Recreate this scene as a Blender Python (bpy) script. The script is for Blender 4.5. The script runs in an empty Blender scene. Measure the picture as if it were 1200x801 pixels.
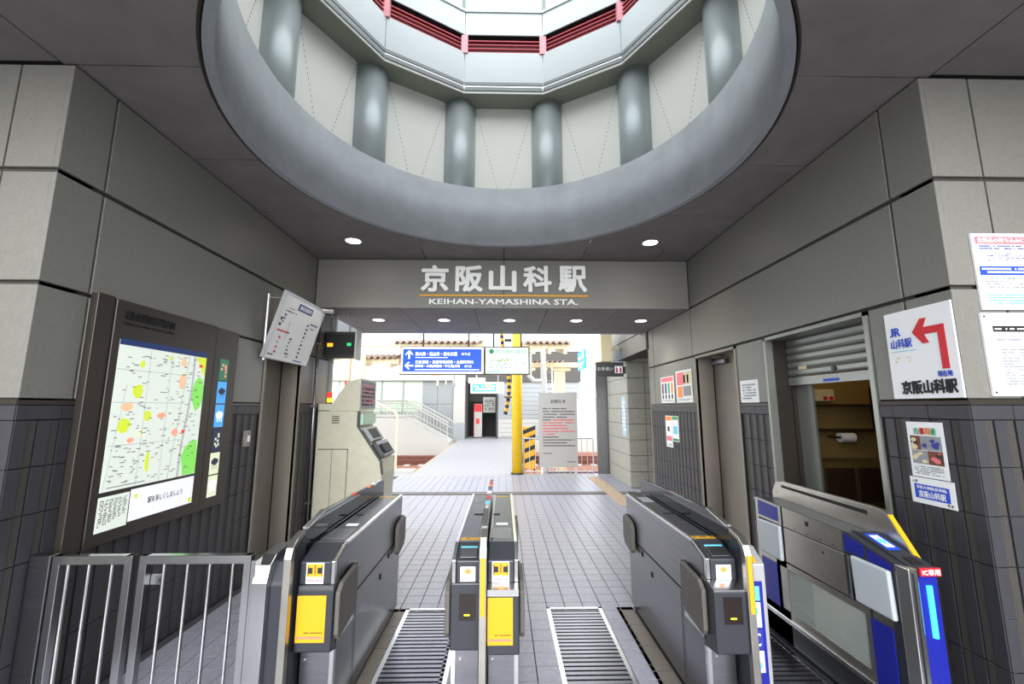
import bpy, bmesh, math, random
from mathutils import Vector, Matrix
R = random.Random(7)
sc = bpy.context.scene
COL = sc.collection

# ---------------------------------------------------------------- camera, sky, exposure
FOC, PITCH, YAW = 503.0, math.radians(8.65), math.atan(10 / math.hypot(503, 76.5))
cam_d = bpy.data.cameras.new('camera'); cam = bpy.data.objects.new('camera', cam_d); COL.objects.link(cam)
cam_d.sensor_fit = 'HORIZONTAL'; cam_d.sensor_width = 36; cam_d.lens = FOC * 36 / 1200
cam_d.clip_start = .05; cam_d.clip_end = 300
cam.location = (0, 0, 1.75); cam.rotation_euler = (math.pi / 2 + PITCH, 0, -YAW)
sc.camera = cam
w = bpy.data.worlds.new('overcast'); sc.world = w; w.use_nodes = True
bg = w.node_tree.nodes['Background']; bg.inputs[0].default_value = (.93, .97, 1, 1); bg.inputs[1].default_value = 2.6
sc.view_settings.view_transform = 'Standard'; sc.view_settings.look = 'None'; sc.view_settings.gamma = 1
sc.view_settings.use_curve_mapping = False; sc.view_settings.exposure = 0.62

sun_d = bpy.data.lights.new('frontal_fill_sun', 'SUN'); sun_d.energy = 2.3; sun_d.angle = math.radians(38); sun_d.color = (1, .99, .98)  # added soft fill from behind the camera; the overcast sky has no sun
sun = bpy.data.objects.new('frontal_fill_sun', sun_d); COL.objects.link(sun); sun.rotation_euler = (math.radians(90 - 14), 0, 0)

# ---------------------------------------------------------------- helpers
MATS = {}
def srgb(c):
    if isinstance(c, str): c = tuple(int(c[i:i + 2], 16) / 255 for i in (0, 2, 4))
    return tuple((x / 12.92 if x <= .04045 else ((x + .055) / 1.055) ** 2.4) for x in c)
def mat(name, col, rough=.6, metal=0, var=0, scale=8, bump=0, bscale=60, emit=0, spec=.5, aniso=None, trans=0, alpha=1):
    if name in MATS: return MATS[name]
    m = bpy.data.materials.new(name); m.use_nodes = True; nt = m.node_tree; b = nt.nodes['Principled BSDF']
    c = srgb(col); b.inputs['Base Color'].default_value = (*c, 1)
    b.inputs['Roughness'].default_value = rough; b.inputs['Metallic'].default_value = metal
    b.inputs['Specular IOR Level'].default_value = spec
    if emit:
        b.inputs['Emission Color'].default_value = (*c, 1); b.inputs['Emission Strength'].default_value = emit
    if trans: b.inputs['Transmission Weight'].default_value = trans
    if alpha < 1: b.inputs['Alpha'].default_value = alpha
    if var or bump:
        tc = nt.nodes.new('ShaderNodeNewGeometry')
        vec = tc.outputs['Position']
        if aniso:
            mp = nt.nodes.new('ShaderNodeMapping'); mp.inputs['Scale'].default_value = aniso
            nt.links.new(vec, mp.inputs[0]); vec = mp.outputs[0]
    if var:
        n = nt.nodes.new('ShaderNodeTexNoise'); n.inputs['Scale'].default_value = scale; n.inputs['Detail'].default_value = 6
        n.inputs['Roughness'].default_value = .65
        nt.links.new(vec, n.inputs['Vector'])
        r = nt.nodes.new('ShaderNodeValToRGB'); e = r.color_ramp.elements
        e[0].position = .3; e[1].position = .7
        e[0].color = (*[max(0, x * (1 - var)) for x in c], 1); e[1].color = (*[min(1, x * (1 + var)) for x in c], 1)
        nt.links.new(n.outputs[0], r.inputs[0]); nt.links.new(r.outputs[0], b.inputs['Base Color'])
        if emit: nt.links.new(r.outputs[0], b.inputs['Emission Color'])
    if bump:
        n2 = nt.nodes.new('ShaderNodeTexNoise'); n2.inputs['Scale'].default_value = bscale; n2.inputs['Detail'].default_value = 3
        bp = nt.nodes.new('ShaderNodeBump'); bp.inputs['Strength'].default_value = bump; bp.inputs['Distance'].default_value = .01
        nt.links.new(vec, n2.inputs['Vector']); nt.links.new(n2.outputs[0], bp.inputs['Height']); nt.links.new(bp.outputs[0], b.inputs['Normal'])
    MATS[name] = m; return m

M = dict(
 panel=mat('wall_panel', '75736d', .42, var=.09, scale=45, bump=.06, bscale=200),
 joint=mat('joint_seal', '38352f', .8),
 ceil=mat('ceiling_board', '797472', .75, var=.13, scale=3.5, bump=.05),
 darktile=mat('dark_tile_smooth', '35343a', .5, var=.1, scale=20, bump=.05, bscale=120),
 roughtile=mat('dark_tile_rough', '3d3936', .75, var=.5, scale=220, bump=.5, bscale=250),
 grout=mat('dark_grout', '1a191b', .9),
 floortile=mat('floor_tile', '8c8c98', .34, var=.16, scale=26, bump=.22, bscale=90),
 floorgrout=mat('floor_grout', '3c3c42', .8),
 brownstone=mat('brown_edge_stone', '6d645c', .5, var=.2, scale=60),
 steele=mat('satin_steel', 'b4b0a8', .33, 1, var=.1, scale=7), disp=mat('display_glass', '1c100d', .15),
 steel=mat('brushed_steel', '84848a', .3, 1, var=.1, scale=6, aniso=(1, .15, 9)),
 steelb=mat('bright_steel', 'd0d0d0', .22, 1),
 steeld=mat('dark_brushed_steel', '77777a', .36, 1, var=.1, scale=7),
 steelw=mat('white_steel', 'bdbdbd', .35, .6),
 block=mat('pale_block', '96948a', .5, var=.12, scale=9), door=mat('door_steel', '857d73', .45, .1, var=.08, scale=5),
 frame=mat('bronze_frame', '423b36', .4, .5),
 black=mat('black_plastic', '232427', .35),
 char=mat('charcoal_casing', '2c2e34', .35),
 dark=mat('dark_recess', '0e0e10', .7),
 smoke=mat('smoked_acrylic', '1c1d22', .08),
 rubber=mat('black_rubber', '151515', .6),
 pad=mat('grey_flap_pad', '56524d', .5, var=.05),
 padw=mat('pale_flap_pad', 'b4bac0', .45),
 white=mat('white_paint', 'e8e8e6', .5), paper=mat('white_paper', 'e9eaec', .6),
 yellow=mat('yellow_print', 'cc9900', .5), ypole=mat('yellow_paint', 'd9b21a', .4, var=.06),
 red=mat('red_print', 'c8202a', .5), blue=mat('blue_print', '1c45c0', .5), navy=mat('navy_print', '27308c', .5),
 inkk=mat('black_ink', '151517', .6), cyan=mat('cyan_print', '63c8e0', .5), green=mat('green_print', '2aa066', .5),
 orange=mat('orange_print', 'f08a3c', .5), pink=mat('pink_print', 'e0707a', .5), gblue=mat('gate_blue', '141d86', .35),
 grayink=mat('grey_ink', '8c8f96', .6), lime=mat('lime_print', 'c9d64a', .5), beige=mat('beige_print', 'd8c8a0', .5),
 concrete=mat('ring_concrete', '979b9f', .55, var=.13, scale=3, bump=.05),
 colm=mat('column_paint', 'a4adaf', .36, .2, var=.04, scale=3),
 cream=mat('cream_board', 'e4e2da', .7, var=.05, scale=60, bump=.25, bscale=40, aniso=(6, 6, .2)),
 sof=mat('olive_soffit', '84877a', .5), fascia=mat('white_fascia', 'aab1b3', .35), mould=mat('grey_moulding', '666e70', .4), gapred=mat('dark_red_gap', '3c0d16', .6),
 redp=mat('red_rail_paint', 'a32435', .4), pinkp=mat('pink_post_paint', 'd58a94', .45), ringbr=mat('rust_brown_ring', '33241d', .6),
 mach=mat('machine_beige', 'b3b09d', .45, var=.06, scale=12, bump=.06), lettw=mat('letter_metal', 'f6f6f2', .5),
 goldbar=mat('gold_bar', 'c8901c', .4, .3),
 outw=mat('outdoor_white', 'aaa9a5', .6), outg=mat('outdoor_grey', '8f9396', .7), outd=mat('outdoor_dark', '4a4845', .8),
 creamsteel=mat('cream_steel', 'd8c9a4', .5), roofsh=mat('roof_sheet', 'b9a79a', .6), roofd=mat('roof_edge', '7f6a5e', .7),
 glassg=mat('green_glass', 'b4cdb0', .25, var=.12, scale=.6), ballast=mat('rust_ballast', '8a5a48', .9, var=.35, scale=9, bump=.5),
 rail=mat('rail_steel', '6a3f33', .5, .4), tact=mat('tactile_beige', 'a6907a', .6), asph=mat('platform_floor', '8f8e93', .55, var=.08, scale=6),
 roomy=mat('office_wall', '8f7440', .7), roomd=mat('office_dark_wood', '2e1a10', .5), woodb=mat('office_brown', '6b3a1c', .5),
 shut=mat('shutter_slat', '8c8e88', .35, .5), roomb=mat('office_cabinet', '57481f', .6),
)
def emat(name, col, s): return mat(name, col, .5, emit=s)
M['lamp'] = emat('lamp_glow', 'fff6ec', 9); M['mapw'] = emat('map_glow', 'd5dcd2', .36); M['maplite'] = emat('map_white_glow', 'e0e0ea', .42)
M['tube'] = emat('tube_glow', 'fffbe8', 5); M['cyanl'] = emat('cyan_light', '28a8ff', 2.6); M['amber'] = emat('amber_led', 'ff9a20', 1.2)
M['gled'] = emat('green_led', '10b060', .7); M['yled'] = emat('yellow_led', 'e8f020', 1.5); M['redlamp'] = emat('red_beacon', 'e02818', .8)
M['yelamp'] = emat('yellow_beacon', 'ffb818', 1.2); M['signb'] = emat('blue_sign_glow', '0c4ac8', .5); M['signw'] = emat('white_sign_glow', 'ffffff', .8)
M['signm'] = emat('mint_sign_glow', 'd6f5e6', .55); M['signc'] = emat('skyblue_sign_glow', '35a0e8', .6)
for k, c in dict(m_green='7fd35a', m_lime='c9d83a', m_orange='f0b890', m_grey='a8acae', m_ink='40443f', m_navy='142a5c', m_pink='f09a80', m_sky='4aa0e8', m_dark='202840', m_flow='2f6a50', m_cream='d8dcc0', m_red='e03030').items():
    M[k] = emat(k, c, .4)
M['glass'] = mat('clear_pane', 'dfe8e2', .03, alpha=.22)
M['pane'] = mat('frosted_pane', 'e6eeee', .3, alpha=.35)

def bm_box(bm, x0, x1, y0, y1, z0, z1):
    x0, x1 = min(x0, x1), max(x0, x1); y0, y1 = min(y0, y1), max(y0, y1); z0, z1 = min(z0, z1), max(z0, z1)
    v = [bm.verts.new((x, y, z)) for z in (z0, z1) for y in (y0, y1) for x in (x0, x1)]
    for f in ((0, 2, 3, 1), (4, 5, 7, 6), (0, 1, 5, 4), (2, 6, 7, 3), (0, 4, 6, 2), (1, 3, 7, 5)): bm.faces.new([v[i] for i in f])
    return bm
def box(*a, bev=0, seg=1):
    bm = bmesh.new()
    if isinstance(a[0], (int, float)): a = [a]
    for q in a: bm_box(bm, *q)
    if bev: bmesh.ops.bevel(bm, geom=bm.edges[:], offset=bev, segments=seg, affect='EDGES', profile=.5)
    return bm
def prism(pts, a0, a1, axis='X', bev=0, seg=2):
    """pts polygon in the two other axes (in order), extruded along axis"""
    bm = bmesh.new()
    def mk(p, a):
        if axis == 'X': return (a, p[0], p[1])
        if axis == 'Y': return (p[0], a, p[1])
        return (p[0], p[1], a)
    A = [bm.verts.new(mk(p, a0)) for p in pts]; B = [bm.verts.new(mk(p, a1)) for p in pts]
    n = len(pts); bm.faces.new(A); bm.faces.new(B[::-1])
    for i in range(n): bm.faces.new((A[i], B[i], B[(i + 1) % n], A[(i + 1) % n]))
    bmesh.ops.recalc_face_normals(bm, faces=bm.faces[:])
    if bev: bmesh.ops.bevel(bm, geom=bm.edges[:], offset=bev, segments=seg, affect='EDGES', profile=.5)
    return bm
def tube(pts, r, seg=10, bm=None, closed=False):
    bm = bm or bmesh.new(); rings = []
    P = [Vector(p) for p in pts]
    for i, p in enumerate(P):
        d = ((P[min(i + 1, len(P) - 1)] - P[i]).normalized() + (P[i] - P[max(i - 1, 0)]).normalized())
        d.normalize(); up = Vector((0, 0, 1)) if abs(d.z) < .9 else Vector((1, 0, 0))
        u = d.cross(up).normalized(); v = d.cross(u).normalized()
        rings.append([bm.verts.new(p + (u * math.cos(t) + v * math.sin(t)) * r) for t in [2 * math.pi * k / seg for k in range(seg)]])
    for a, b in zip(rings, rings[1:]):
        for k in range(seg): bm.faces.new((a[k], a[(k + 1) % seg], b[(k + 1) % seg], b[k]))
    bm.faces.new(rings[0]); bm.faces.new(rings[-1][::-1])
    bmesh.ops.recalc_face_normals(bm, faces=bm.faces[:]); return bm
def lathe(prof, cx, cy, seg=64):
    bm = bmesh.new(); rings = []
    for k in range(seg):
        t = 2 * math.pi * k / seg
        rings.append([bm.verts.new((cx + r * math.cos(t), cy + r * math.sin(t), z)) for r, z in prof])
    n = len(prof)
    for k in range(seg):
        a, b = rings[k], rings[(k + 1) % seg]
        for i in range(n): bm.faces.new((a[i], a[(i + 1) % n], b[(i + 1) % n], b[i]))
    bmesh.ops.recalc_face_normals(bm, faces=bm.faces[:]); return bm
def root_loc(o):
    while o.parent: o = o.parent
    return Vector(o.get('_b', (0, 0, 0)))
def obj(name, bm, m, parent=None, smooth=False, base=None, kind=None):
    me = bpy.data.meshes.new(name)
    b = root_loc(parent) if parent else Vector(base or (0, 0, 0))
    bmesh.ops.translate(bm, verts=bm.verts[:], vec=-b)
    bm.to_mesh(me); bm.free()
    for x in (m if isinstance(m, (list, tuple)) else [m]): me.materials.append(M[x] if isinstance(x, str) else x)
    if smooth:
        for p in me.polygons: p.use_smooth = True
    o = bpy.data.objects.new(name, me); COL.objects.link(o)
    if parent: o.parent = parent
    else: o.location = b; o['_b'] = tuple(b)
    if kind: o['kind'] = kind
    return o
def thing(name, label, cat, loc=(0, 0, 0), group=None):
    o = bpy.data.objects.new(name, None); COL.objects.link(o); o.location = loc; o['_b'] = tuple(loc); o.empty_display_size = .1
    o['label'] = label; o['category'] = cat
    if group: o['group'] = group
    return o
def tag(o, label, cat, group=None):
    o['label'] = label; o['category'] = cat
    if group: o['group'] = group
    return o
def struct(name, bm=None, m=None, base=None, label=None):
    if bm is None:
        o = bpy.data.objects.new(name, None); COL.objects.link(o); o['_b'] = (0, 0, 0)
    else: o = obj(name, bm, m, base=base)
    o['kind'] = 'structure'
    if label: o['label'] = label
    return o
def inst(name, me, loc, parent):
    o = bpy.data.objects.new(name, me); COL.objects.link(o); o.parent = parent; o.location = Vector(loc) - root_loc(parent); return o
class Fr:
    """a flat frame: origin, right, up, normal towards the viewer"""
    def __init__(s, o, r, u): s.o = Vector(o); s.r = Vector(r).normalized(); s.u = Vector(u).normalized(); s.n = s.r.cross(s.u)
    def p(s, a, b, c=0): return s.o + s.r * a + s.u * b + s.n * c
    def slab(s, bm, a0, a1, b0, b1, c0, c1):
        v = [bm.verts.new(s.p(a, b, c)) for c in (c0, c1) for b in (b0, b1) for a in (a0, a1)]
        for f in ((0, 2, 3, 1), (4, 5, 7, 6), (0, 1, 5, 4), (2, 6, 7, 3), (0, 4, 6, 2), (1, 3, 7, 5)): bm.faces.new([v[i] for i in f])
        return bm
    def box(s, *q, bev=0):
        bm = bmesh.new()
        if isinstance(q[0], (int, float)): q = [q]
        for a in q: s.slab(bm, *a)
        if bev: bmesh.ops.bevel(bm, geom=bm.edges[:], offset=bev, segments=2, affect='EDGES', profile=.5)
        return bm
    def poly(s, pts, c0, c1):
        bm = bmesh.new(); A = [bm.verts.new(s.p(a, b, c0)) for a, b in pts]; B = [bm.verts.new(s.p(a, b, c1)) for a, b in pts]
        n = len(pts); bm.faces.new(B); bm.faces.new(A[::-1])
        for i in range(n): bm.faces.new((A[i], A[(i + 1) % n], B[(i + 1) % n], B[i]))
        bmesh.ops.recalc_face_normals(bm, faces=bm.faces[:]); return bm
FRONT = lambda x, y, z: Fr((x, y, z), (1, 0, 0), (0, 0, 1))
WLEFT = lambda y, z, x=-2.6: Fr((x, y, z), (0, 1, 0), (0, 0, 1))
WRIGHT = lambda y, z, x=2.6: Fr((x, y, z), (0, -1, 0), (0, 0, 1))
def text(fr, s, a0, a1, b0, b1, m, parent, bold=.0, depth=.002, lift=.001, name='lettering'):
    """text fitted into the rectangle a0..a1 x b0..b1 of a frame"""
    cu = bpy.data.curves.new('t', 'FONT'); cu.body = s; cu.resolution_u = 2; cu.extrude = .001; cu.fill_mode = 'BOTH'
    t = bpy.data.objects.new('t', cu); COL.objects.link(t)
    me = bpy.data.meshes.new_from_object(t.evaluated_get(bpy.context.evaluated_depsgraph_get()))
    bpy.data.objects.remove(t); bm = bmesh.new(); bm.from_mesh(me); bpy.data.meshes.remove(me)
    xs = [v.co.x for v in bm.verts]; ys = [v.co.y for v in bm.verts]
    x0, x1, y0, y1 = min(xs), max(xs), min(ys), max(ys)
    sx = (a1 - a0) / (x1 - x0); sy = (b1 - b0) / (y1 - y0)
    if bold:   # a heavier face: the same outline set several times with tiny shifts
        src = bm.copy(); bm.clear(); k_ = min(bold, .05); tmp = bpy.data.meshes.new('s')
        n_ = 8 if bold >= .03 else 4
        for i in range(n_):
            t_ = 2 * math.pi * (i + .5) / n_; b2 = src.copy(); bmesh.ops.translate(b2, verts=b2.verts[:], vec=(k_ * math.cos(t_), k_ * math.sin(t_), 0))
            for v in b2.verts: v.co.z = (.001 + i * .0001) * (1 if v.co.z > 0 else -1)
            b2.to_mesh(tmp); b2.free(); bm.from_mesh(tmp)
        src.free(); bpy.data.meshes.remove(tmp)
    for v in bm.verts:
        v.co = fr.p(a0 + (v.co.x - x0) * sx, b0 + (v.co.y - y0) * sy, lift + (depth if v.co.z > 0 else 0) + (abs(v.co.z) - .001) * 2.5)
    return obj(name, bm, m, parent)
def scrib(fr, a0, a1, b0, b1, rows, m, parent, dens=.8, name='fine_print', fill=.55, c=.0012, cw=1.0):
    """unreadable small print: short dashes"""
    bm = bmesh.new(); h = (b1 - b0) / rows
    for i in range(rows):
        b = b1 - (i + 1) * h + h * (1 - fill) / 2; a = a0
        end = a1 if R.random() < .7 else a0 + (a1 - a0) * R.uniform(.4, .95)
        while a < end:
            w_ = h * fill * R.uniform(.5, 1.4) * cw
            if R.random() < dens: fr.slab(bm, a, min(a + w_, end), b, b + h * fill, .0004, c)
            a += w_ * 1.25
    o = obj(name, bm, m, parent); o['kind'] = 'stuff'; return o
def arrow(fr, pts, m, parent): return obj('arrow', fr.poly(pts, .0005, .003), m, parent)

# ---------------------------------------------------------------- SETTING: floor
XW = 2.6; YN = 2.37; YB = 5.82; YS = 7.8; ZC = 3.81; ZS = 3.11
floor = struct('floor', box((-9, 9, -9, 11.5, -.3, -.014), (-9, 7, 11.5, 11.9, -.3, -.002), (-9, -2.80, 9.3, 11.5, -.014, -.002), (2.80, 7, 9.3, 11.5, -.014, -.002), (-2.45, .5, 11.9, 24, -.3, -.002), (-9, 9, 24, 27.5, -.3, -.002), (-9, 9, -9, -.9, -.014, -.001)), 'floorgrout')
floor.data.materials.append(M['asph'])
for p in floor.data.polygons:
    if p.center.y > 11.49 or (p.center.y > 9.29 and abs(p.center.x) > 2.7 and p.center.z > -.02) or p.center.y < -.9: p.material_index = 1
S = .1615
def in_rects(x, y, rs): return any(a < x < b and c < y < d for a, b, c, d in rs)
GRATES = [(-.845, -.36, 1.6, 4.1), (.385, .87, 1.6, 4.1), (1.62, 2.1, 1.6, 4.02)]
EDGES = [(-1.0, -.845, 1.6, 4.1), (1.0, 1.15, 1.6, 4.1)]
tile_me = bpy.data.meshes.new('floor_tile'); b_ = box(.003, S - .003, .003, S - .003, -.012, 0, bev=.0015); b_.to_mesh(tile_me); b_.free(); tile_me.materials.append(M['floortile'])
cells = []
i0 = -17
for i in range(-17, 17):
    for j in range(-16, 53):
        x = .0665 + i * S; y = 3.071 + j * S; cx, cy = x + S / 2, y + S / 2
        if abs(cx) > XW - .04 and 2.3 < cy < 9.3: continue
        if in_rects(cx, cy, GRATES + EDGES) or 9.05 < cy < 9.4 or (cy > 9.3 and abs(cx) > 2.75): continue
        cells.append((x, y))
vis = [c for c in cells if c[1] > 2.85 and abs(c[0] + .08 + .02 * c[1]) < 1.25 * (c[1] - .3) and not (-1.4 < c[0] + .08 < -.93 and c[1] < 5) and not (-.3 < c[0] + .08 < .1 and c[1] < 4.6) and not (c[0] > 1.12 and c[1] < 6.5) and not (c[0] < -1.4 and c[1] > 3.9)]
vis.sort(key=lambda c: c[1]); near = set(vis[:300])
for c in cells:
    if c in near: inst('floor_tile', tile_me, (c[0], c[1], 0), floor)
bmf = bmesh.new()
for c in cells:
    if c not in near: bm_box(bmf, c[0] + .003, c[0] + S - .003, c[1] + .003, c[1] + S - .003, -.012, 0)
obj('small_floor_tiles', bmf, 'floortile', floor, kind='stuff')
for k in range(2):
    e = EDGES[k]
    for j in range(8): obj('edge_stone', box(e[0] + .003, e[1] - .003, e[2] + j * .3125 + .003, e[2] + (j + 1) * .3125 - .003, -.012, 0), 'brownstone', floor)
for j in range(17): obj('threshold_stone', box(-2.6 + j * .306 + .003, -2.6 + (j + 1) * .306 - .003, 9.17, 9.29, -.012, .001), 'brownstone', floor)
obj('platform_joint', box((-2.6, 2.6, 11.5, 11.54, -.002, .0005), (-2.45, -2.37, 11.9, 24, -.002, .001), (.42, .5, 11.9, 24, -.002, .001)), 'tact', floor)
gl = ['long steel drainage grating in the left ticket gate lane', 'long steel drainage grating in the right ticket gate lane', 'steel drainage grating in the lane beside the blue ticket gate']
for (a, b, c, d), lb in zip(GRATES, gl):
    T = thing('drain_grating', lb, 'grating', ((a + b) / 2, (c + d) / 2, 0), 'floor gratings in the gate lanes')
    obj('grating_frame', box((a, a + .03, c, d, -.013, .002), (b - .03, b, c, d, -.013, .002), (a, b, d - .025, d, -.013, .002)), 'steelb', T)
    obj('pit', box(a + .03, b - .03, c, d - .025, -.0138, -.0105), 'dark', T)
    me = bpy.data.meshes.new('grating_bar'); q = box(a + .03, b - .03, 0, .031, -.0105, .0); bmesh.ops.translate(q, verts=q.verts[:], vec=-root_loc(T)); q.to_mesh(me); q.free(); me.materials.append(M['steel'])
    y = d - .065
    while y > 2.45:
        o = bpy.data.objects.new('grating_bar', me); COL.objects.link(o); o.parent = T; o.location = (0, y, 0); y -= .05
# tactile paving on the right
T = thing('tactile_paving', 'beige ribbed tactile paving strip on the floor by the block pillar', 'paving', (2.3, 9.2, 0))
for j in range(11):
    y = 8.0 + j * .3
    t = obj('tactile_tile', box(2.12, 2.42, y + .004, y + .296, 0, .004), 'tact', T)
    obj('tactile_bars', box(*[(2.14 + .07 * k, 2.175 + .07 * k, y + .02, y + .28, .004, .009) for k in range(4)]), 'tact', t)

# ---------------------------------------------------------------- SETTING: walls
BAND = [(3.135, ZC - .012), (2.455, 3.105), (1.80, 2.43)]
ROWS = [1.68, 1.425, 1.17, .915, .66, .41, .155, 0]
def side_wall(name, sgn, y1, holes, vjoints, skip_tile):
    X = sgn * XW
    segs = []; ys = YN; hs = sorted(holes)
    for (h0, h1, hz0, hz1) in hs: segs.append((ys, h0, 0, ZC)); segs.append((h0, h1, hz1, ZC)); segs.append((h0, h1, 0, hz0)) if hz0 > 0 else 0; ys = h1
    segs.append((ys, y1, 0, ZC))
    wobj = struct(name, box(*[(X + sgn * .022, X + sgn * .24, a + (.03 if a == YN else 0), b, c, d) for a, b, c, d in segs]), 'joint')
    for r, (z0, z1) in enumerate(BAND):
        cuts = sorted(set([YN, y1] + vjoints[r])); 
        for a, b in zip(cuts, cuts[1:]):
            parts = [(a, b)]
            if r == 2:
                for (h0, h1, hz0, hz1) in hs:
                    parts = [q for (p, s) in parts for q in (((p, min(s, h0)), (max(p, h1), s)) if (h0 < s and h1 > p) else ((p, s),)) if q[1] - q[0] > .02]
            for p, s in parts:
                if r == 0 and s > YB: s = YB
                if s - p < .03: continue
                obj('stone_panel', box(X, X + sgn * .03, p + (0 if p == YN else .008), s - .008, z0, z1, bev=.003), 'panel', wobj)
    # sill and dark tile dado
    low = [(YN, y1)]
    for (h0, h1, hz0, hz1) in hs: low = [q for (p, s) in low for q in (((p, h0), (h1, s)) if h0 < s and h1 > p else ((p, s),)) if q[1] - q[0] > .02]
    for p, s in low:
        obj('stone_sill', prism([(X - sgn * .0, 1.79), (X + sgn * .03, 1.79), (X + sgn * .03, 1.765), (X - sgn * .004, 1.765)], p, s, 'Y'), 'frame', wobj)
        obj('grout_bed', box(X + sgn * .008, X + sgn * .03, p, s, 0, 1.762), 'grout', wobj)
        y = p
        while y < s - .01:
            e = min(y + .24, s); obj('cap_tile', box(X - sgn * .004, X + sgn * .01, y + .002, e - .002, 1.684, 1.76), 'darktile', wobj); y += .24
    sm = bpy.data.meshes.new('smooth_tile'); q = box(-.004 if sgn > 0 else -.012, .012 if sgn > 0 else .004, .002, .066, .003, .252); q.to_mesh(sm); q.free(); sm.materials.append(M['darktile'])
    ro = bpy.data.meshes.new('rough_tile'); q = box(0 if sgn > 0 else -.012, .012 if sgn > 0 else 0, .0, .044, .003, .252); q.to_mesh(ro); q.free(); ro.materials.append(M['roughtile'])
    rest = {0: bmesh.new(), 1: bmesh.new()}
    for p, s in low:
        n = int((s - p) / .12 + 1e-6); off = p
        for k in range(n + 1):
            y = off + k * .12
            for zt, zb in zip(ROWS, ROWS[1:]):
                h = zt - zb
                for kind_, (yo, wd) in enumerate(((0, .066), (.069, .044))):
                    if y + yo + wd > s + .001: continue
                    far = skip_tile(y) or zb < .1 or h < .2
                    if skip_tile(y) is None: continue
                    if far:
                        x0 = X - sgn * (.004 if kind_ == 0 else 0); bm_box(rest[kind_], x0, X + sgn * .012, y + yo + .002, y + yo + wd, zb + .003, zt - .003)
                    else: inst('wall_tile', (sm, ro)[kind_], (X, y + yo, zb), wobj)
    obj('small_smooth_tiles', rest[0], 'darktile', wobj, kind='stuff'); obj('small_rough_tiles', rest[1], 'roughtile', wobj, kind='stuff')
    return wobj
HL = [(4.69, 5.56, 0, 2.43)]
HR = [(2.955, 4.19, .93, 2.43), (4.72, 5.76, 0, 2.43)]
wl = side_wall('wall_left', -1, 6.45, HL, [[2.67, 5.82], [2.67, 5.82], [2.67, 4.69, 5.56, 6.0]], lambda y: y > 4.3)
wr = side_wall('wall_right', 1, 7.58, HR, [[2.67, 5.82], [2.67, 5.82, 7.35], [2.67, 4.19, 4.72, 5.76, 7.35]], lambda y: y > 5.0)
obj('wall_end', box(-2.84, -2.56, 6.45, 6.5, 0, ZS), 'outg', wl)
obj('wall_end', box(2.6, 3.2, 7.58, 7.62, 0, 2.78), 'panel', wr)
def near_wall(name, sgn):
    x0, x1 = XW, 4.4
    wobj = struct(name, box(sgn * (x0 + .022), sgn * x1, YN + .022, YN + .24, 0, ZC), 'joint')
    cuts = [x0, x0 + .315, x1]
    for z0, z1 in BAND:
        for a, b in zip(cuts, cuts[1:]):
            obj('stone_panel', box(sgn * (a + (.006 if a > x0 else .0305)), sgn * (b - .006), YN, YN + .03, z0, z1, bev=.003), 'panel', wobj)
    obj('stone_sill', box(sgn * x0, sgn * x1, YN - .004, YN + .022, 1.765, 1.79), 'frame', wobj)
    obj('grout_bed', box(sgn * x0, sgn * x1, YN + .008, YN + .022, 0, 1.762), 'grout', wobj)
    for k in range(7): obj('cap_tile', box(sgn * (x0 + k * .24 + .002), sgn * (x0 + k * .24 + .238), YN - .004, YN + .01, 1.684, 1.76), 'darktile', wobj)
    sm = bpy.data.meshes.new('smooth_tile'); q = box(.002, .066, -.004, .01, .003, .252); q.to_mesh(sm); q.free(); sm.materials.append(M['darktile'])
    ro = bpy.data.meshes.new('rough_tile'); q = box(0, .044, 0, .01, .003, .252); q.to_mesh(ro); q.free(); ro.materials.append(M['roughtile'])
    rest = [bmesh.new(), bmesh.new()]
    for k in range(14):
        for zt, zb in zip(ROWS, ROWS[1:]):
            for i, (o_, wd) in enumerate(((0, .066), (.069, .044))):
                xx = x0 + k * .12 + o_; xl = xx if sgn > 0 else -(xx + wd)
                if k < 6 and zb > .3: inst('wall_tile', (sm, ro)[i], (xl, YN, zb), wobj)
                else: bm_box(rest[i], xl + .002, xl + wd, YN - (.004 if i == 0 else 0), YN + .01, zb + .003, zt - .003)
    obj('small_smooth_tiles', rest[0], 'darktile', wobj, kind='stuff'); obj('small_rough_tiles', rest[1], 'roughtile', wobj, kind='stuff')
struct('wall_lightblock_left', box(-4.5, -4.3, -3.4, YN, 0, ZC), 'panel'); struct('wall_lightblock_right', box(4.3, 4.5, -3.4, YN, 0, ZC), 'panel')  # unseen walls, added on both sides to block sideways light
near_wall('wall_near_left', -1); near_wall('wall_near_right', 1)

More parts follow.
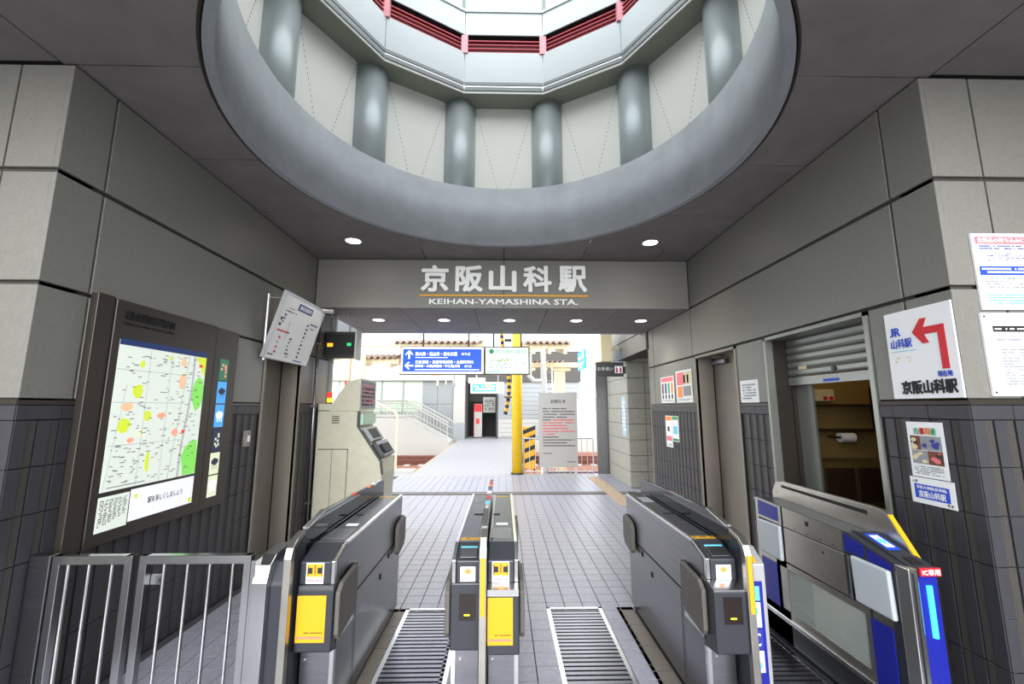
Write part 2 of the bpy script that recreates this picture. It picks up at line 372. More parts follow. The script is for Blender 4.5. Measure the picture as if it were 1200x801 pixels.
# doors in their recesses
def recess_door(name, sgn, y0, y1, ztop, closer):
    X = sgn * XW; D = .235
    d = struct(name, box(X + sgn * D, X + sgn * (D + .05), y0 + .04, y1 - .03, 0, ztop - .02, bev=.003), 'door')
    obj('door_reveal', box((X + sgn * .0, X + sgn * D, y1 - .03, y1, 0, ztop), (X + sgn * .0, X + sgn * D, y0, y0 + .03, 0, ztop), (X, X + sgn * D, y0, y1, ztop - .02, ztop)), 'door', d)
    obj('door_frame', box((X - sgn * .012, X + sgn * .03, y1 - .03, y1 + .0, 0, ztop), (X - sgn * .012, X + sgn * .03, y0, y0 + .03, 0, ztop), (X - sgn * .012, X + sgn * .03, y0, y1, ztop - .03, ztop)), 'door', d)
    obj('door_edge', box(X + sgn * (D - .008), X + sgn * D, y1 - .045, y1 - .03, 0, ztop - .02), 'dark', d)
    if closer:
        c = obj('door_closer', box(X + sgn * (D - .07), X + sgn * D, y1 - .45, y1 - .12, ztop - .13, ztop - .07, bev=.01, seg=2), 'steeld', d)
        obj('closer_arm', tube([(X + sgn * (D - .05), y1 - .2, ztop - .06), (X + sgn * (D - .16), y1 - .34, ztop - .045), (X + sgn * (D - .04), y1 - .42, ztop - .03)], .01, 8), 'steeld', c)
recess_door('door_1', -1, 4.69, 5.56, 2.43, False)
recess_door('door_2', 1, 4.72, 5.76, 2.43, True)

# office window with a rolled-down shutter
Y0, Y1 = 2.955, 4.19
win = struct('window_1', box((2.588, 2.85, Y1 - .03, Y1, .93, 2.43), (2.588, 2.63, Y0, Y0 + .035, .93, 2.43), (2.588, 2.85, Y0, Y1, 2.40, 2.43), (2.588, 2.9, Y0, Y1, .90, .93)), 'shut')
obj('shutter_guide', box((2.80, 2.84, Y1 - .06, Y1 - .03, .93, 2.4), (2.66, 2.80, Y1 - .045, Y1 - .03, .93, 2.4)), 'frame', win)
obj('jamb_panel', box((2.84, 2.86, 3.92, Y1 - .03, .93, 2.12)), 'shut', win)
for k in range(5):
    z1 = 2.4 - k * .072
    obj('shutter_slat', prism([(2.795, z1 - .068), (2.783, z1 - .05), (2.783, z1 - .018), (2.795, z1), (2.812, z1), (2.812, z1 - .068)], Y0 + .03, Y1 - .05, 'Y'), 'shut', win)
sb = obj('shutter_bottom_rail', box(2.775, 2.815, Y0 + .03, Y1 - .05, 1.955, 2.035, bev=.004), 'shut', win)
obj('shutter_lock', tube([(2.77, 3.55, 2.075), (2.785, 3.55, 2.075)], .022, 12), 'frame', sb)
obj('shutter_label', box((2.7815, 2.784, 3.88, 3.99, 2.10, 2.13), (2.7815, 2.784, 3.06, 3.13, 2.17, 2.2)), 'beige', sb)
obj('blue_label', box(2.7735, 2.776, 3.5, 3.68, 1.97, 1.995), 'blue', sb)
# office behind the window
off = struct('wall_office', box((2.85, 4.6, 4.35, 4.4, 0, 2.9), (4.55, 4.6, 2.62, 4.4, 0, 2.9), (2.85, 4.6, 2.62, 2.66, 0, 2.9), (2.85, 4.6, 2.62, 4.4, 2.85, 2.9), (2.85, 4.6, 2.62, 4.4, .0, .02)), 'roomy')
obj('office_partition', box(3.55, 3.62, 3.1, 3.55, .02, 2.85), 'roomd', off)
obj('office_pillar', box(3.3, 3.36, 3.0, 3.3, .02, 2.85), 'woodb', off)
obj('office_door_leaf', box(3.95, 4.5, 4.3, 4.345, .02, 2.3), 'roomb', off)
T = thing('office_cupboard', 'brown office cupboard seen through the shutter window', 'cupboard', (3.4, 4.2, .02))
obj('body', box(2.92, 3.85, 4.02, 4.33, .03, 1.25), 'roomb', T)
for k in range(3): obj('drawer', box(2.95 + k * .3, 3.22 + k * .3, 4.0, 4.02, .9, 1.2, bev=.004), 'roomd', T)
T = thing('wall_shelf', 'small dark wire shelf on the office wall behind the shutter window', 'shelf', (3.2, 4.3, 1.55))
obj('shelf_board', box((3.0, 3.75, 4.2, 4.345, 1.52, 1.54), (3.0, 3.75, 4.2, 4.345, 1.76, 1.78)), 'roomd', T)
obj('side_bracket', box((3.0, 3.015, 4.2, 4.345, 1.52, 1.95), (3.735, 3.75, 4.2, 4.345, 1.52, 1.95)), 'roomd', T)
T = thing('alarm_box', 'cream control box with red buttons on the office wall', 'control box', (3.2, 4.3, 1.81))
obj('casing', box(3.12, 3.32, 4.27, 4.345, 1.81, 1.93, bev=.008), 'beige', T)
for k in range(2): obj('button', tube([(3.22 + k * .06, 4.27, 1.84), (3.22 + k * .06, 4.262, 1.84)], .022, 12), 'red', T)
T = thing('paper_roll', 'white paper roll on a holder under the office shelf', 'paper roll', (3.35, 4.2, 1.45))
obj('roll', tube([(3.28, 4.22, 1.46), (3.42, 4.22, 1.46)], .045, 16), 'paper', T, smooth=False)
obj('holder', box((3.26, 3.275, 4.19, 4.345, 1.45, 1.47), (3.425, 3.44, 4.19, 4.345, 1.45, 1.47)), 'roomd', T)
L = bpy.data.lights.new('office_light', 'POINT'); L.energy = 4; L.color = (1, .8, .4); L.shadow_soft_size = .15
lo = bpy.data.objects.new('office_light', L); COL.objects.link(lo); lo.location = (3.3, 3.6, 2.6)

# ---------------------------------------------------------------- SETTING: ceiling with round opening, beam, soffit
CX, CY = -.01, 3.28
ceil = struct('ceiling', box((-5, 5, .6, 1.0, ZC + .02, ZC + .12), (-7, -2.1, 1.0, 6.0, ZC + .02, ZC + .12), (2.1, 7, 1.0, 6.0, ZC + .02, ZC + .12), (-2.1, 2.1, 5.45, 6.0, ZC + .02, ZC + .12)), 'joint')
def ceil_panel(pts):
    n = len(pts); cxx = sum(p[0] for p in pts) / n; cyy = sum(p[1] for p in pts) / n
    q = [(cxx + (x - cxx) * (1 - .006 / max(.3, abs(x - cxx))), cyy + (y - cyy) * (1 - .006 / max(.3, abs(y - cyy)))) for x, y in pts]
    bm = prism(q, ZC, ZC + .022, 'Z'); me = bpy.data.meshes.new('p'); bm.to_mesh(me); bm.free()
    o = bpy.data.objects.new('p', me); COL.objects.link(o)
    md = o.modifiers.new('b', 'BOOLEAN'); md.object = cutter; md.operation = 'DIFFERENCE'; md.solver = 'EXACT'
    m2 = bpy.data.meshes.new_from_object(o.evaluated_get(bpy.context.evaluated_depsgraph_get())); bpy.data.objects.remove(o)
    if len(m2.vertices) < 4: return
    bb = bmesh.new(); bb.from_mesh(m2); obj('ceiling_panel', bb, 'ceil', ceil)
cb = bmesh.new(); bmesh.ops.create_cone(cb, cap_ends=True, segments=96, radius1=2.04, radius2=2.04, depth=1, matrix=Matrix.Translation((CX, CY, ZC)))
cme = bpy.data.meshes.new('c'); cb.to_mesh(cme); cutter = bpy.data.objects.new('c', cme); COL.objects.link(cutter)
for s in (-1, 1):
    P = lambda *a: [(s * x, y) for x, y in a]
    for q in (P((0, 1.0), (2.68, 1.0), (2.68, 2.385), (0, 2.385)), P((0, 2.385), (2.62, 2.385), (2.62, 3.39), (0, 3.39)), P((0, 3.39), (2.62, 3.39), (2.62, 4.38), (0, 4.38)),
              P((1.1, 4.38), (2.62, 4.38), (2.62, 5.9)), P((2.13, 5.41), (2.61, 5.89), (2.13, 5.86)), P((1.09, 4.37), (2.13, 5.41), (2.13, 5.86), (1.09, 5.86)),
              P((0, 4.38), (1.09, 4.38), (1.09, 5.86), (0, 5.86)), P((2.68, 1.0), (4.6, 1.0), (4.6, 2.36), (2.68, 2.36)), 
              P((0, .6), (2.68, .6), (2.68, 1.0), (0, 1.0)), P((2.68, .6), (4.6, .6), (4.6, 1.0), (2.68, 1.0))):
        ceil_panel(q)
bpy.data.objects.remove(cutter)
obj('opening_edge', lathe([(1.975, ZC + .03), (2.085, ZC + .03), (2.085, ZC + .06), (1.975, ZC + .06)], CX, CY, 96), 'ringbr', ceil)
obj('opening_lip', lathe([(2.04, ZC - .004), (2.055, ZC - .004), (2.055, ZC + .03), (2.04, ZC + .03)], CX, CY, 96), 'ringbr', ceil)
beam = struct('trim_1', box((-2.6, 2.6, YB + .02, YS, ZS + .02, ZC + .1)), 'joint', label='grey lintel beam over the passage')
for a, b in ((-2.6, 0), (0, 2.6)): obj('stone_panel', box(a + .004, b - .004, YB, YB + .02, ZS, ZC - .01, bev=.003), 'panel', beam)
xs = [-2.6, -2.49, -1.45, -.41, .62, 1.64, 2.6]
for a, b in zip(xs, xs[1:]): obj('soffit_panel', box(a + .004, b - .004, YB + .02, YS, ZS, ZS + .02), 'ceil', beam)
obj('upper_block', box(-3.2, 3.2, YS, YS + .15, ZS - .0, 4.4), 'outg', beam)

# downlights
def downlight(x, y, z, r, lb, grp):
    T = thing('downlight', lb, 'light', (x, y, z), grp)
    obj('trim_ring', lathe([(r, z - .006), (r + .018, z - .006), (r + .018, z), (r, z)], x, y, 28), 'steelw', T)
    obj('lamp_disc', lathe([(.001, z - .003), (r, z - .003), (r, z - .001), (.001, z - .001)], x, y, 28), 'lamp', T)
    L = bpy.data.lights.new('spot', 'SPOT'); L.energy = 28; L.spot_size = 1.9; L.spot_blend = .8; L.color = (1, .93, .75); L.shadow_soft_size = .06
    o = bpy.data.objects.new('downlight_lamp', L); COL.objects.link(o); o.parent = T; o.location = (0, 0, -.03)
downlight(-1.885, 5.16, ZC, .09, 'round downlight in the ceiling left of the round opening', 'ceiling downlights')
downlight(1.85, 5.145, ZC, .09, 'round downlight in the ceiling right of the round opening', 'ceiling downlights')
for x, n in zip((-1.967, -.94, .09, 1.15, 2.18), ('leftmost', 'second from the left', 'middle one', 'second from the right', 'rightmost')):
    downlight(x, 6.66, ZS, .085, f'small round downlight under the lintel beam, {n} of the five', 'downlights under the beam')

# rotunda ring and storey above
ring = struct('wall_ring', lathe([(1.97, ZC - .012), (2.03, ZC - .012), (2.03, ZC + .04), (2.12, ZC + .04), (2.12, 4.57), (1.97, 4.57)], CX, CY, 128), 'concrete', label='grey round concrete upstand of the ceiling opening')
for p in ring.data.polygons: p.use_smooth = abs(p.normal.z) < .5
N = 12
def vtx(R_, k, z=0): t = math.radians(90 + 15 + 30 * k); return Vector((CX + R_ * math.cos(t), CY + R_ * math.sin(t), z))
rot = struct('wall_rotunda', lathe([(2.12, 4.4), (2.6, 4.4), (2.6, 4.45), (2.12, 4.45)], CX, CY, 48), 'concrete', label='cream and white twelve-sided storey above the round opening')
def ringseg(name, k, r0, r1, z0, z1, m, g=.0, par=rot):
    a, b, c, d = vtx(r0, k), vtx(r0, k + 1), vtx(r1, k + 1), vtx(r1, k)
    if g:
        e = (b - a).normalized() * g; a += e; d += e; b -= e; c -= e
    return obj(name, prism([(p.x, p.y) for p in (a, b, c, d)], z0, z1, 'Z'), m, par)
for k in range(N):
    c = vtx(2.42, k)
    cm = lathe([(.001, 4.3), (.225, 4.3), (.225, 6.0), (.001, 6.0)], c.x, c.y, 40)
    o = obj('column', cm, 'colm', rot)
    for p in o.data.polygons: p.use_smooth = abs(p.normal.z) < .5
    obj('column_collar', lathe([(.224, 5.982), (.236, 5.982), (.236, 6.0), (.224, 6.0)], c.x, c.y, 40), 'sof', rot)
    ringseg('cream_wall_panel', k, 2.42, 2.5, 4.3, 6.0, 'cream')
    # V-shaped board seams on the cream panel
    a, b = vtx(2.42, k), vtx(2.42, k + 1); fr = Fr((b.x, b.y, 4.4), (a - b), (0, 0, 1)); L_ = (a - b).length
    if fr.n.dot(Vector((CX, CY, 4.4)) - fr.o) < 0: fr = Fr((a.x, a.y, 4.4), (b - a), (0, 0, 1))
    g = bmesh.new()
    for x0, x1 in ((.24, L_ / 2), (L_ - .24, L_ / 2)):
        n_ = 26
        for i in range(n_):
            t = i / n_; xx = x0 + (x1 - x0) * t; fr.slab(g, xx - .003, xx + .003, 1.55 - 1.5 * t - .028, 1.55 - 1.5 * t, -.002, .0025)
    o = obj('board_seam', g, 'grayink', rot, kind='stuff')
    ringseg('soffit', k, 2.10, 2.46, 6.0, 6.06, 'sof')
    ringseg('soffit_edge', k, 2.085, 2.10, 5.99, 6.06, 'cream')
    ringseg('moulding', k, 2.07, 2.12, 6.02, 6.075, 'mould', .006); ringseg('moulding', k, 2.085, 2.12, 6.075, 6.105, 'steelb', .006); ringseg('moulding', k, 2.075, 2.12, 6.105, 6.15, 'mould', .006)
    ringseg('fascia_panel', k, 2.09, 2.14, 6.15, 6.62, 'fascia', .004)
    ringseg('fascia_panel', k, 2.09, 2.14, 6.89, 7.25, 'fascia', .004)
    ringseg('shadow_gap', k, 2.2, 2.22, 6.6, 6.9, 'gapred'); ringseg('drip_edge', k, 2.08, 2.2, 6.875, 6.89, 'inkk')
    for z in (6.625, 6.685, 6.745, 6.805): ringseg('red_rail', k, 2.10, 2.125, z, z + .014, 'redp', .03)
    v = vtx(2.10, k); obj('red_post', box(v.x - .045, v.x + .045, v.y - .03, v.y + .04, 6.6, 6.88), 'pinkp', rot)
    ringseg('window_sill', k, 2.07, 2.3, 7.25, 7.29, 'fascia'); ringseg('window_pane', k, 2.25, 2.26, 7.29, 8.3, 'pane')
    v = vtx(2.25, k); obj('mullion', box(v.x - .03, v.x + .03, v.y - .03, v.y + .03, 7.29, 8.3), 'mould', rot)
    ringseg('window_head', k, 2.22, 2.3, 8.3, 8.4, 'mould')

# station name on the beam: metal characters
F = FRONT(0, YB, 0)
T = thing('station_name_sign', 'metal station name lettering with a gold bar on the grey lintel beam', 'sign', (0, YB, 3.43))
for ch, (a, b) in zip('京阪山科駅', ((-1.136, -.78), (-.661, -.304), (-.196, .162), (.282, .654), (.774, 1.147))):
    text(F, ch, a, b, 3.345, 3.70, 'lettw', T, bold=.035, depth=.025, lift=.012, name='letter')
obj('gold_bar', F.box(-1.17, 1.175, 3.272, 3.296, .002, .02), 'goldbar', T)
text(F, 'KEIHAN-YAMASHINA STA.', -1.03, 1.03, 3.16, 3.235, 'lettw', T, bold=.02, depth=.012, lift=.005)

# ---------------------------------------------------------------- MAP BOARD on the left wall
T = thing('map_board', 'backlit neighbourhood map in a bronze frame on the left wall', 'map board', (-2.6, 3.3, .9))
W = WLEFT(0, 0)
obj('tube_post', tube([(-2.57, 2.7, .9), (-2.57, 2.7, 2.47)], .02, 12), 'door', T)
obj('frame', W.box((2.68, 2.80, .89, 2.47, 0, .05), bev=.004), 'frame', T)
obj('map_casing', W.box((2.805, 3.80, .89, 2.46, 0, .06), bev=.006), 'frame', T)
obj('side_casing', W.box((3.81, 4.14, .89, 2.455, 0, .05), bev=.006), 'frame', T)
W = WLEFT(0, 0, -2.54)
mp = obj('map_screen', W.box(2.86, 3.70, 1.215, 2.20, -.002, .002), 'mapw', T)
text(W, '京阪山科駅周辺案内図', 2.87, 3.31, 2.335, 2.40, 'inkk', T, bold=.01); text(W, 'Keihan-Yamashina Station Area Map', 2.87, 3.31, 2.295, 2.32, 'inkk', T)
obj('map_header', W.box(2.86, 3.70, 2.165, 2.205, .002, .004), 'm_navy', T)
def blob(cx, cy, rx, ry, n=11):
    return [(cx + rx * (1 + R.uniform(-.22, .22)) * math.cos(2 * math.pi * k / n), cy + ry * (1 + R.uniform(-.22, .22)) * math.sin(2 * math.pi * k / n)) for k in range(n)]
def clampb(pts, a0=2.862, a1=3.698, b0=1.218, b1=2.163): return [(min(max(a, a0), a1), min(max(b, b0), b1)) for a, b in pts]
for bl, m in ((clampb(blob(3.64, 1.87, .09, .13)), 'm_green'), (clampb(blob(3.64, 1.33, .12, .15)), 'm_green'), (clampb([(3.58, 2.163), (3.70, 2.163), (3.70, 2.0), (3.65, 2.06)]), 'm_lime'),
              (blob(3.05, 1.86, .045, .05, 7), 'm_lime'), (blob(2.97, 1.63, .05, .05, 7), 'm_lime'), (blob(3.15, 1.69, .04, .04, 6), 'm_lime'), (blob(3.06, 2.05, .025, .025, 6), 'm_lime'), (blob(3.31, 2.12, .02, .02, 5), 'm_lime'), (blob(3.2, 1.37, .02, .07, 7), 'm_lime'),
              (blob(3.28, 1.69, .05, .025, 6), 'm_pink'), (blob(3.43, 1.56, .04, .03, 6), 'm_pink'), (blob(3.04, 1.53, .03, .02, 6), 'm_pink'), (blob(3.45, 1.95, .04, .06, 6), 'm_orange'), (blob(2.98, 1.75, .05, .03, 6), 'm_orange'), (blob(3.45, 2.1, .03, .04, 6), 'm_orange'), (blob(3.12, 1.57, .05, .03, 6), 'm_cream')):
    obj('map_area', W.poly(bl, .002, .0028), m, T)
g = bmesh.new()
for i in range(20):
    t = i / 20; a = 3.55 - .05 * t + .012 * math.sin(t * 6); W.slab(g, a, a + .022, 2.16 - .945 * (t + .05) + .0, 2.16 - .945 * t, .0028, .0034)
    a = 3.50 - .1 * t; W.slab(g, a - .0, a + .006, 2.16 - .945 * (t + .05), 2.16 - .945 * t, .0028, .0034)
    a = 2.95 - .08 * t; W.slab(g, a, a + .004, 1.9 - .68 * (t + .05), 1.9 - .68 * t, .0028, .0034)
for b in (1.5, 1.78, 2.0): W.slab(g, 2.865, 3.5, b, b + .004, .0028, .0032)
for a in (3.12, 3.32): W.slab(g, a, a + .004, 1.22, 2.15, .0028, .0032)
obj('railway_lines', g, 'm_grey', T, kind='stuff')
g = bmesh.new()
for i in range(230):
    a, b = R.uniform(2.88, 3.64), R.uniform(1.25, 2.14); W.slab(g, a, a + R.uniform(.01, .04), b, b + .0045, .0034, .004)
W.slab(g, 2.9, 3.2, 1.235, 1.239, .0034, .004)
obj('map_print', g, 'm_ink', T, kind='stuff')
obj('map_marker', W.box((3.50, 3.53, 1.55, 1.575, .0035, .0045), (3.62, 3.66, 2.08, 2.1, .0035, .0045)), 'm_red', T)
lg = obj('legend_screen', W.box(2.86, 3.09, .97, 1.185, -.002, .002), 'mapw', T)
for k in range(6): scrib(W, 2.875 + k * .034, 2.9 + k * .034, 1.0 + .01 * k, 1.165, 14, 'm_ink', lg, c=.003)
sl = obj('slogan_screen', W.box(3.10, 3.70, .985, 1.195, -.002, .002), 'maplite', T)
text(W, '駅を美しくしましょう', 3.25, 3.58, 1.075, 1.12, 'm_ink', sl, lift=.002)
obj('slogan_mark', W.box((3.13, 3.155, 1.13, 1.16, .002, .003), (3.655, 3.69, .995, 1.03, .002, .003)), 'm_lime', sl)
W = WLEFT(0, 0, -2.55)
zz = [2.19, 1.985, 1.78, 1.57, 1.36, 1.165, .975]
for k, (m, pm) in enumerate((('m_flow', 'm_pink'), ('m_sky', 'm_dark'), ('m_sky', 'signw'), ('m_dark', 'm_cream'), ('m_cream', 'm_dark'), ('m_cream', 'signw'))):
    pp = obj('picture_tile', W.box(3.895, 4.015, zz[k + 1] + .006, zz[k] - .006, -.002, .003), m, T)
    z = zz[k + 1]
    if k in (0, 3):
        for i in range(7):
            a_, b_ = R.uniform(3.92, 3.99), R.uniform(z + .04, z + .16)
            obj('flower', W.poly([(a_ + r_ * math.cos(t * .785), b_ + r_ * math.sin(t * .785)) for t in range(8) for r_ in [(.016 if t % 2 else .01)]], .003, .0036), pm, pp)
    else:
        obj('tree_picture', W.poly([(3.955 + .048 * math.cos(t * .6), z + .11 + .03 * math.sin(t * .6) + .006 * (t % 2)) for t in range(10)], .003, .0036), pm, pp)
        obj('tree_trunk', W.box(*[(3.925 + .02 * i, 3.928 + .02 * i, z + .05, z + .09, .003, .0036) for i in range(4)]), pm, pp)

# fare board leaning out from the left wall
T = thing('fare_board', 'tilted white fare board with a blue heading fixed high on the left wall', 'notice board', (-2.5, 5.0, 2.3))
A = Vector((-2.55, 4.58, 2.285)); up = Vector((.20, 0, .70)).normalized()
F2 = Fr(A, (0, 1, 0), up); HB = .735
obj('board', F2.box(0, .98, 0, HB, -.03, 0), 'paper', T)
obj('frame_edge', F2.box((-.012, 0, -.01, HB + .012, -.035, .006), (.98, .992, -.01, HB + .012, -.035, .006), (0, .98, -.012, 0, -.035, .006), (0, .98, HB, HB + .012, -.035, .006)), 'steelw', T)
obj('blue_heading', F2.box(.33, .68, .60, .68, .0005, .002), 'navy', T)
text(F2, '旅客運賃表', .36, .65, .615, .665, 'paper', T, bold=.015, lift=.0025)
scrib(F2, .14, .30, .575, .595, 1, 'pink', T); scrib(F2, .10, .34, .535, .56, 1, 'inkk', T)
for a, b0, b1, n, m in ((.10, .40, .52, 3, 'inkk'), (.14, .05, .27, 4, 'red'), (.38, .06, .28, 5, 'inkk'), (.43, .03, .1, 2, 'inkk'), (.66, .05, .50, 9, 'inkk'), (.05, .35, .48, 2, 'inkk')):
    scrib(F2, a, a + .045, b0, b1, n, m, T, dens=1, fill=.5)
scrib(F2, .06, .68, .30, .335, 1, 'red', T, dens=1); scrib(F2, .04, .15, .03, .055, 1, 'inkk', T, dens=1); scrib(F2, .62, .84, .01, .035, 1, 'navy', T, dens=1); scrib(F2, .72, .93, .49, .52, 1, 'navy', T, dens=1); scrib(F2, .76, .86, .44, .465, 1, 'green', T, dens=1)
obj('line_mark', F2.box((.27, .272, .25, .45, .0005, .0015)), 'inkk', T)
obj('wall_pole', tube([(-2.57, 4.62, 2.25), (-2.57, 4.62, 2.98)], .015, 10), 'steelw', T)
obj('bracket_rod', tube([(-2.57, 4.62, 2.94), (-2.38, 4.64, 2.94)], .006, 8), 'steelw', T); obj('bracket_rod', tube([(-2.57, 4.62, 2.42), (-2.53, 4.64, 2.42)], .006, 8), 'steelw', T)
obj('end_lamp', tube([(-2.36, 5.50, 2.99), (-2.26, 5.60, 3.0)], .03, 12), 'steelw', T)

# small items on the left wall
T = thing('wall_switch', 'small beige switch box on the dark tiles right of the map board', 'switch', (-2.6, 4.5, 1.4))
obj('box', box(-2.6, -2.56, 4.42, 4.50, 1.36, 1.52, bev=.006), 'door', T); obj('rocker', box(-2.561, -2.555, 4.44, 4.48, 1.41, 1.47), 'paper', T)
tag(obj('blue_sticker', box(-2.606, -2.602, 4.2, 4.24, 1.56, 1.63), 'cyan', base=(-2.6, 4.22, 1.56)), 'tiny blue sticker on the dark tiles beside the map board', 'sticker')
T = thing('wall_pipe', 'thin grey pipe running up the left wall beside the beige machine', 'pipe', (-2.57, 5.93, 0))
obj('pipe', tube([(-2.565, 5.93, 0), (-2.565, 5.93, 2.95)], .022, 12), 'steel', T, smooth=True)
for z in (.5, 1.75, 2.6): obj('clamp', box(-2.6, -2.54, 5.9, 5.96, z, z + .03), 'steeld', T)

# departure display under the soffit
T = thing('display_box', 'black hanging display box with an amber and a green light', 'display', (-2.3, 6.2, 2.45))
obj('casing', box(-2.58, -2.13, 6.15, 6.33, 2.45, 2.83, bev=.008), 'black', T)
obj('screen', box(-2.565, -2.15, 6.145, 6.15, 2.49, 2.79), 'dark', T)
obj('amber_light', box(-2.53, -2.45, 6.142, 6.146, 2.61, 2.66), 'amber', T); obj('green_light', box(-2.25, -2.19, 6.142, 6.146, 2.62, 2.665), 'gled', T)
for x in (-2.45, -2.25): obj('hanger_rod', tube([(x, 6.24, 2.82), (x, 6.24, 3.11)], .012, 8), 'steeld', T)
obj('end_plate', box(-2.135, -2.11, 6.13, 6.35, 2.43, 2.86), 'outw', T)

# fare adjustment machine
T = thing('fare_machine', 'beige fare adjustment machine with slanted front beside the left wall', 'machine', (-2.1, 6.4, 0))
YM0, YM1 = 6.05, 6.75
obj('lower_cabinet', prism([(-2.56, 0), (-2.56, 1.70), (-2.0, 1.70), (-2.0, 1.49), (-1.67, 1.02), (-1.645, .85), (-1.70, 0)], YM0, YM1, 'Y', bev=.006), 'mach', T)
obj('upper_cabinet', prism([(-2.56, 1.708), (-2.56, 1.80), (-2.37, 1.80), (-2.18, 2.10), (-2.02, 2.15), (-1.99, 2.15), (-1.99, 1.708)], YM0, YM1, 'Y', bev=.005), 'mach', T)
v = obj('vent', box(-2.37, -2.25, YM0 - .006, YM0 + .002, 1.52, 1.64), 'mach', T)
for k in range(4): obj('vent_slot', box(-2.36, -2.26, YM0 - .009, YM0 - .005, 1.535 + k * .028, 1.547 + k * .028), 'dark', v)
obj('service_door', box(-2.52, -2.13, YM0 - .004, YM0 + .002, .05, 1.18, bev=.001), 'mach', T)
obj('door_gap', box((-2.53, -2.12, YM0 - .0015, YM0 + .002, 1.18, 1.19), (-2.125, -2.117, YM0 - .0015, YM0 + .002, .05, 1.19), (-2.335, -2.33, YM0 - .0055, YM0 + .002, .05, 1.18)), 'dark', T)
obj('black_edge', prism([(-2.012, 1.70), (-1.985, 1.70), (-1.985, 1.495), (-1.655, 1.025), (-1.63, .85), (-1.655, .85), (-1.68, 1.02), (-2.012, 1.49)], YM0 - .012, YM0 + .03, 'Y'), 'black', T)
obj('poster', box(-1.99, -1.982, YM0 + .03, YM1, 1.74, 2.12), 'outg', T)
G = Fr((-1.982, YM0, 1.74), (0, 1, 0), (0, 0, 1)); scrib(G, .06, .62, .05, .34, 7, 'pink', T); scrib(G, .06, .62, .02, .30, 5, 'inkk', T)
obj('guide_screen', box(-1.99, -1.95, YM0 + .05, YM1 - .05, 1.51, 1.66), mat('pale_green_screen', 'a8c8b0', .3), T)
sl_ = Vector((.33, 0, -.47)).normalized(); G = Fr((-1.995, YM0, 1.49), (0, 1, 0), -sl_)
sc_ = obj('screen_unit', G.box(.08, .6, -.27, -.06, 0, .05, bev=.006), 'outg', T); obj('screen', G.box(.12, .5, -.24, -.09, .05, .053), 'dark', sc_)
obj('coin_unit', G.box(.06, .62, -.54, -.30, 0, .07, bev=.01), 'char', T); obj('coin_tray', G.box(.12, .5, -.50, -.36, .07, .10, bev=.01), 'dark', T)
T = thing('beacon_lamp', 'red and amber warning beacon on top of the beige machine', 'lamp', (-2.46, 6.2, 1.8))
bx_ = -2.47
obj('base', tube([(bx_, 6.2, 1.801), (bx_, 6.2, 1.82)], .04, 14), 'black', T)
obj('amber_lens', tube([(bx_, 6.2, 1.82), (bx_, 6.2, 1.88)], .034, 16), 'yelamp', T); obj('red_lens', tube([(bx_, 6.2, 1.88), (bx_, 6.2, 1.96)], .034, 16), 'redlamp', T)

# ---------------------------------------------------------------- SIGNS on the right walls
W = WRIGHT(0, 0)   # a = -Y
T = thing('direction_sign', 'white direction sign with a bent red arrow, last on the side wall before its corner', 'sign', (2.59, 2.6, 1.8))
obj('board', W.box(-2.815, -2.378, 1.805, 2.368, .002, .012), 'paper', T)
Q = WRIGHT(0, 0, 2.588)
arrow(Q, [(-2.43, 1.975), (-2.43, 2.24), (-2.555, 2.24), (-2.53, 2.295), (-2.57, 2.295), (-2.63, 2.2175), (-2.57, 2.14), (-2.53, 2.14), (-2.555, 2.195), (-2.472, 2.195), (-2.472, 1.975)], 'red', T)
text(Q, 'J', -2.785, -2.757, 2.21, 2.265, 'blue', T, bold=.02, name='letter'); text(Q, 'R', -2.748, -2.71, 2.21, 2.265, 'blue', T, bold=.02, name='letter'); text(Q, '山科駅', -2.785, -2.64, 2.13, 2.19, 'blue', T, bold=.02)
obj('underline', Q.box(-2.785, -2.62, 2.108, 2.112, .0005, .002), 'cyan', T)
text(Q, '現在地', -2.505, -2.42, 1.93, 1.965, 'blue', T, bold=.02); text(Q, '京阪山科駅', -2.745, -2.405, 1.835, 1.915, 'inkk', T, bold=.045)
scrib(Q, -2.77, -2.66, 2.03, 2.08, 2, 'beige', T, dens=.3)
T = thing('travel_poster', 'white poster with four travel photos on the dark tiles under the arrow sign', 'poster', (2.59, 2.65, 1.3))
obj('sheet', W.box(-2.762, -2.53, 1.325, 1.66, .006, .008), 'paper', T); Q = WRIGHT(0, 0, 2.592)
for ch, a, m in zip('古都周遊', (0, 1, 2, 3), ('green', 'red', 'orange', 'green')): text(Q, ch, -2.715 + a * .036, -2.683 + a * .036, 1.585, 1.625, m, T, bold=.02)
for n_, (a0, a1, b0, b1, ms) in enumerate(((-2.745, -2.68, 1.49, 1.575, ('woodb', 'beige', 'roomd')), (-2.678, -2.55, 1.49, 1.575, ('outg', 'navy', 'grayink')), (-2.745, -2.645, 1.405, 1.487, ('outg', 'grayink', 'beige')), (-2.643, -2.55, 1.405, 1.487, ('woodb', 'pink', 'roomd')))):
    ph = obj('photo', Q.box(a0, a1, b0, b1, .0003, .001), ms[0], T)
    for i in range(9):
        a = R.uniform(a0, a1 - .03); b = b0 + (b1 - b0) * R.uniform(0, .6); obj('photo_patch', Q.poly([(min(max(x, a0), a1), min(max(y, b0), b1)) for x, y in blob(a + .015, b + .012, .018, .013, 7)], .001, .0014 + .0001 * i), ms[1 + i % 2], ph)
scrib(Q, -2.74, -2.56, 1.34, 1.395, 5, 'grayink', T)
T = thing('station_poster', 'white and blue station notice below the travel photo poster', 'poster', (2.59, 2.65, 1.15))
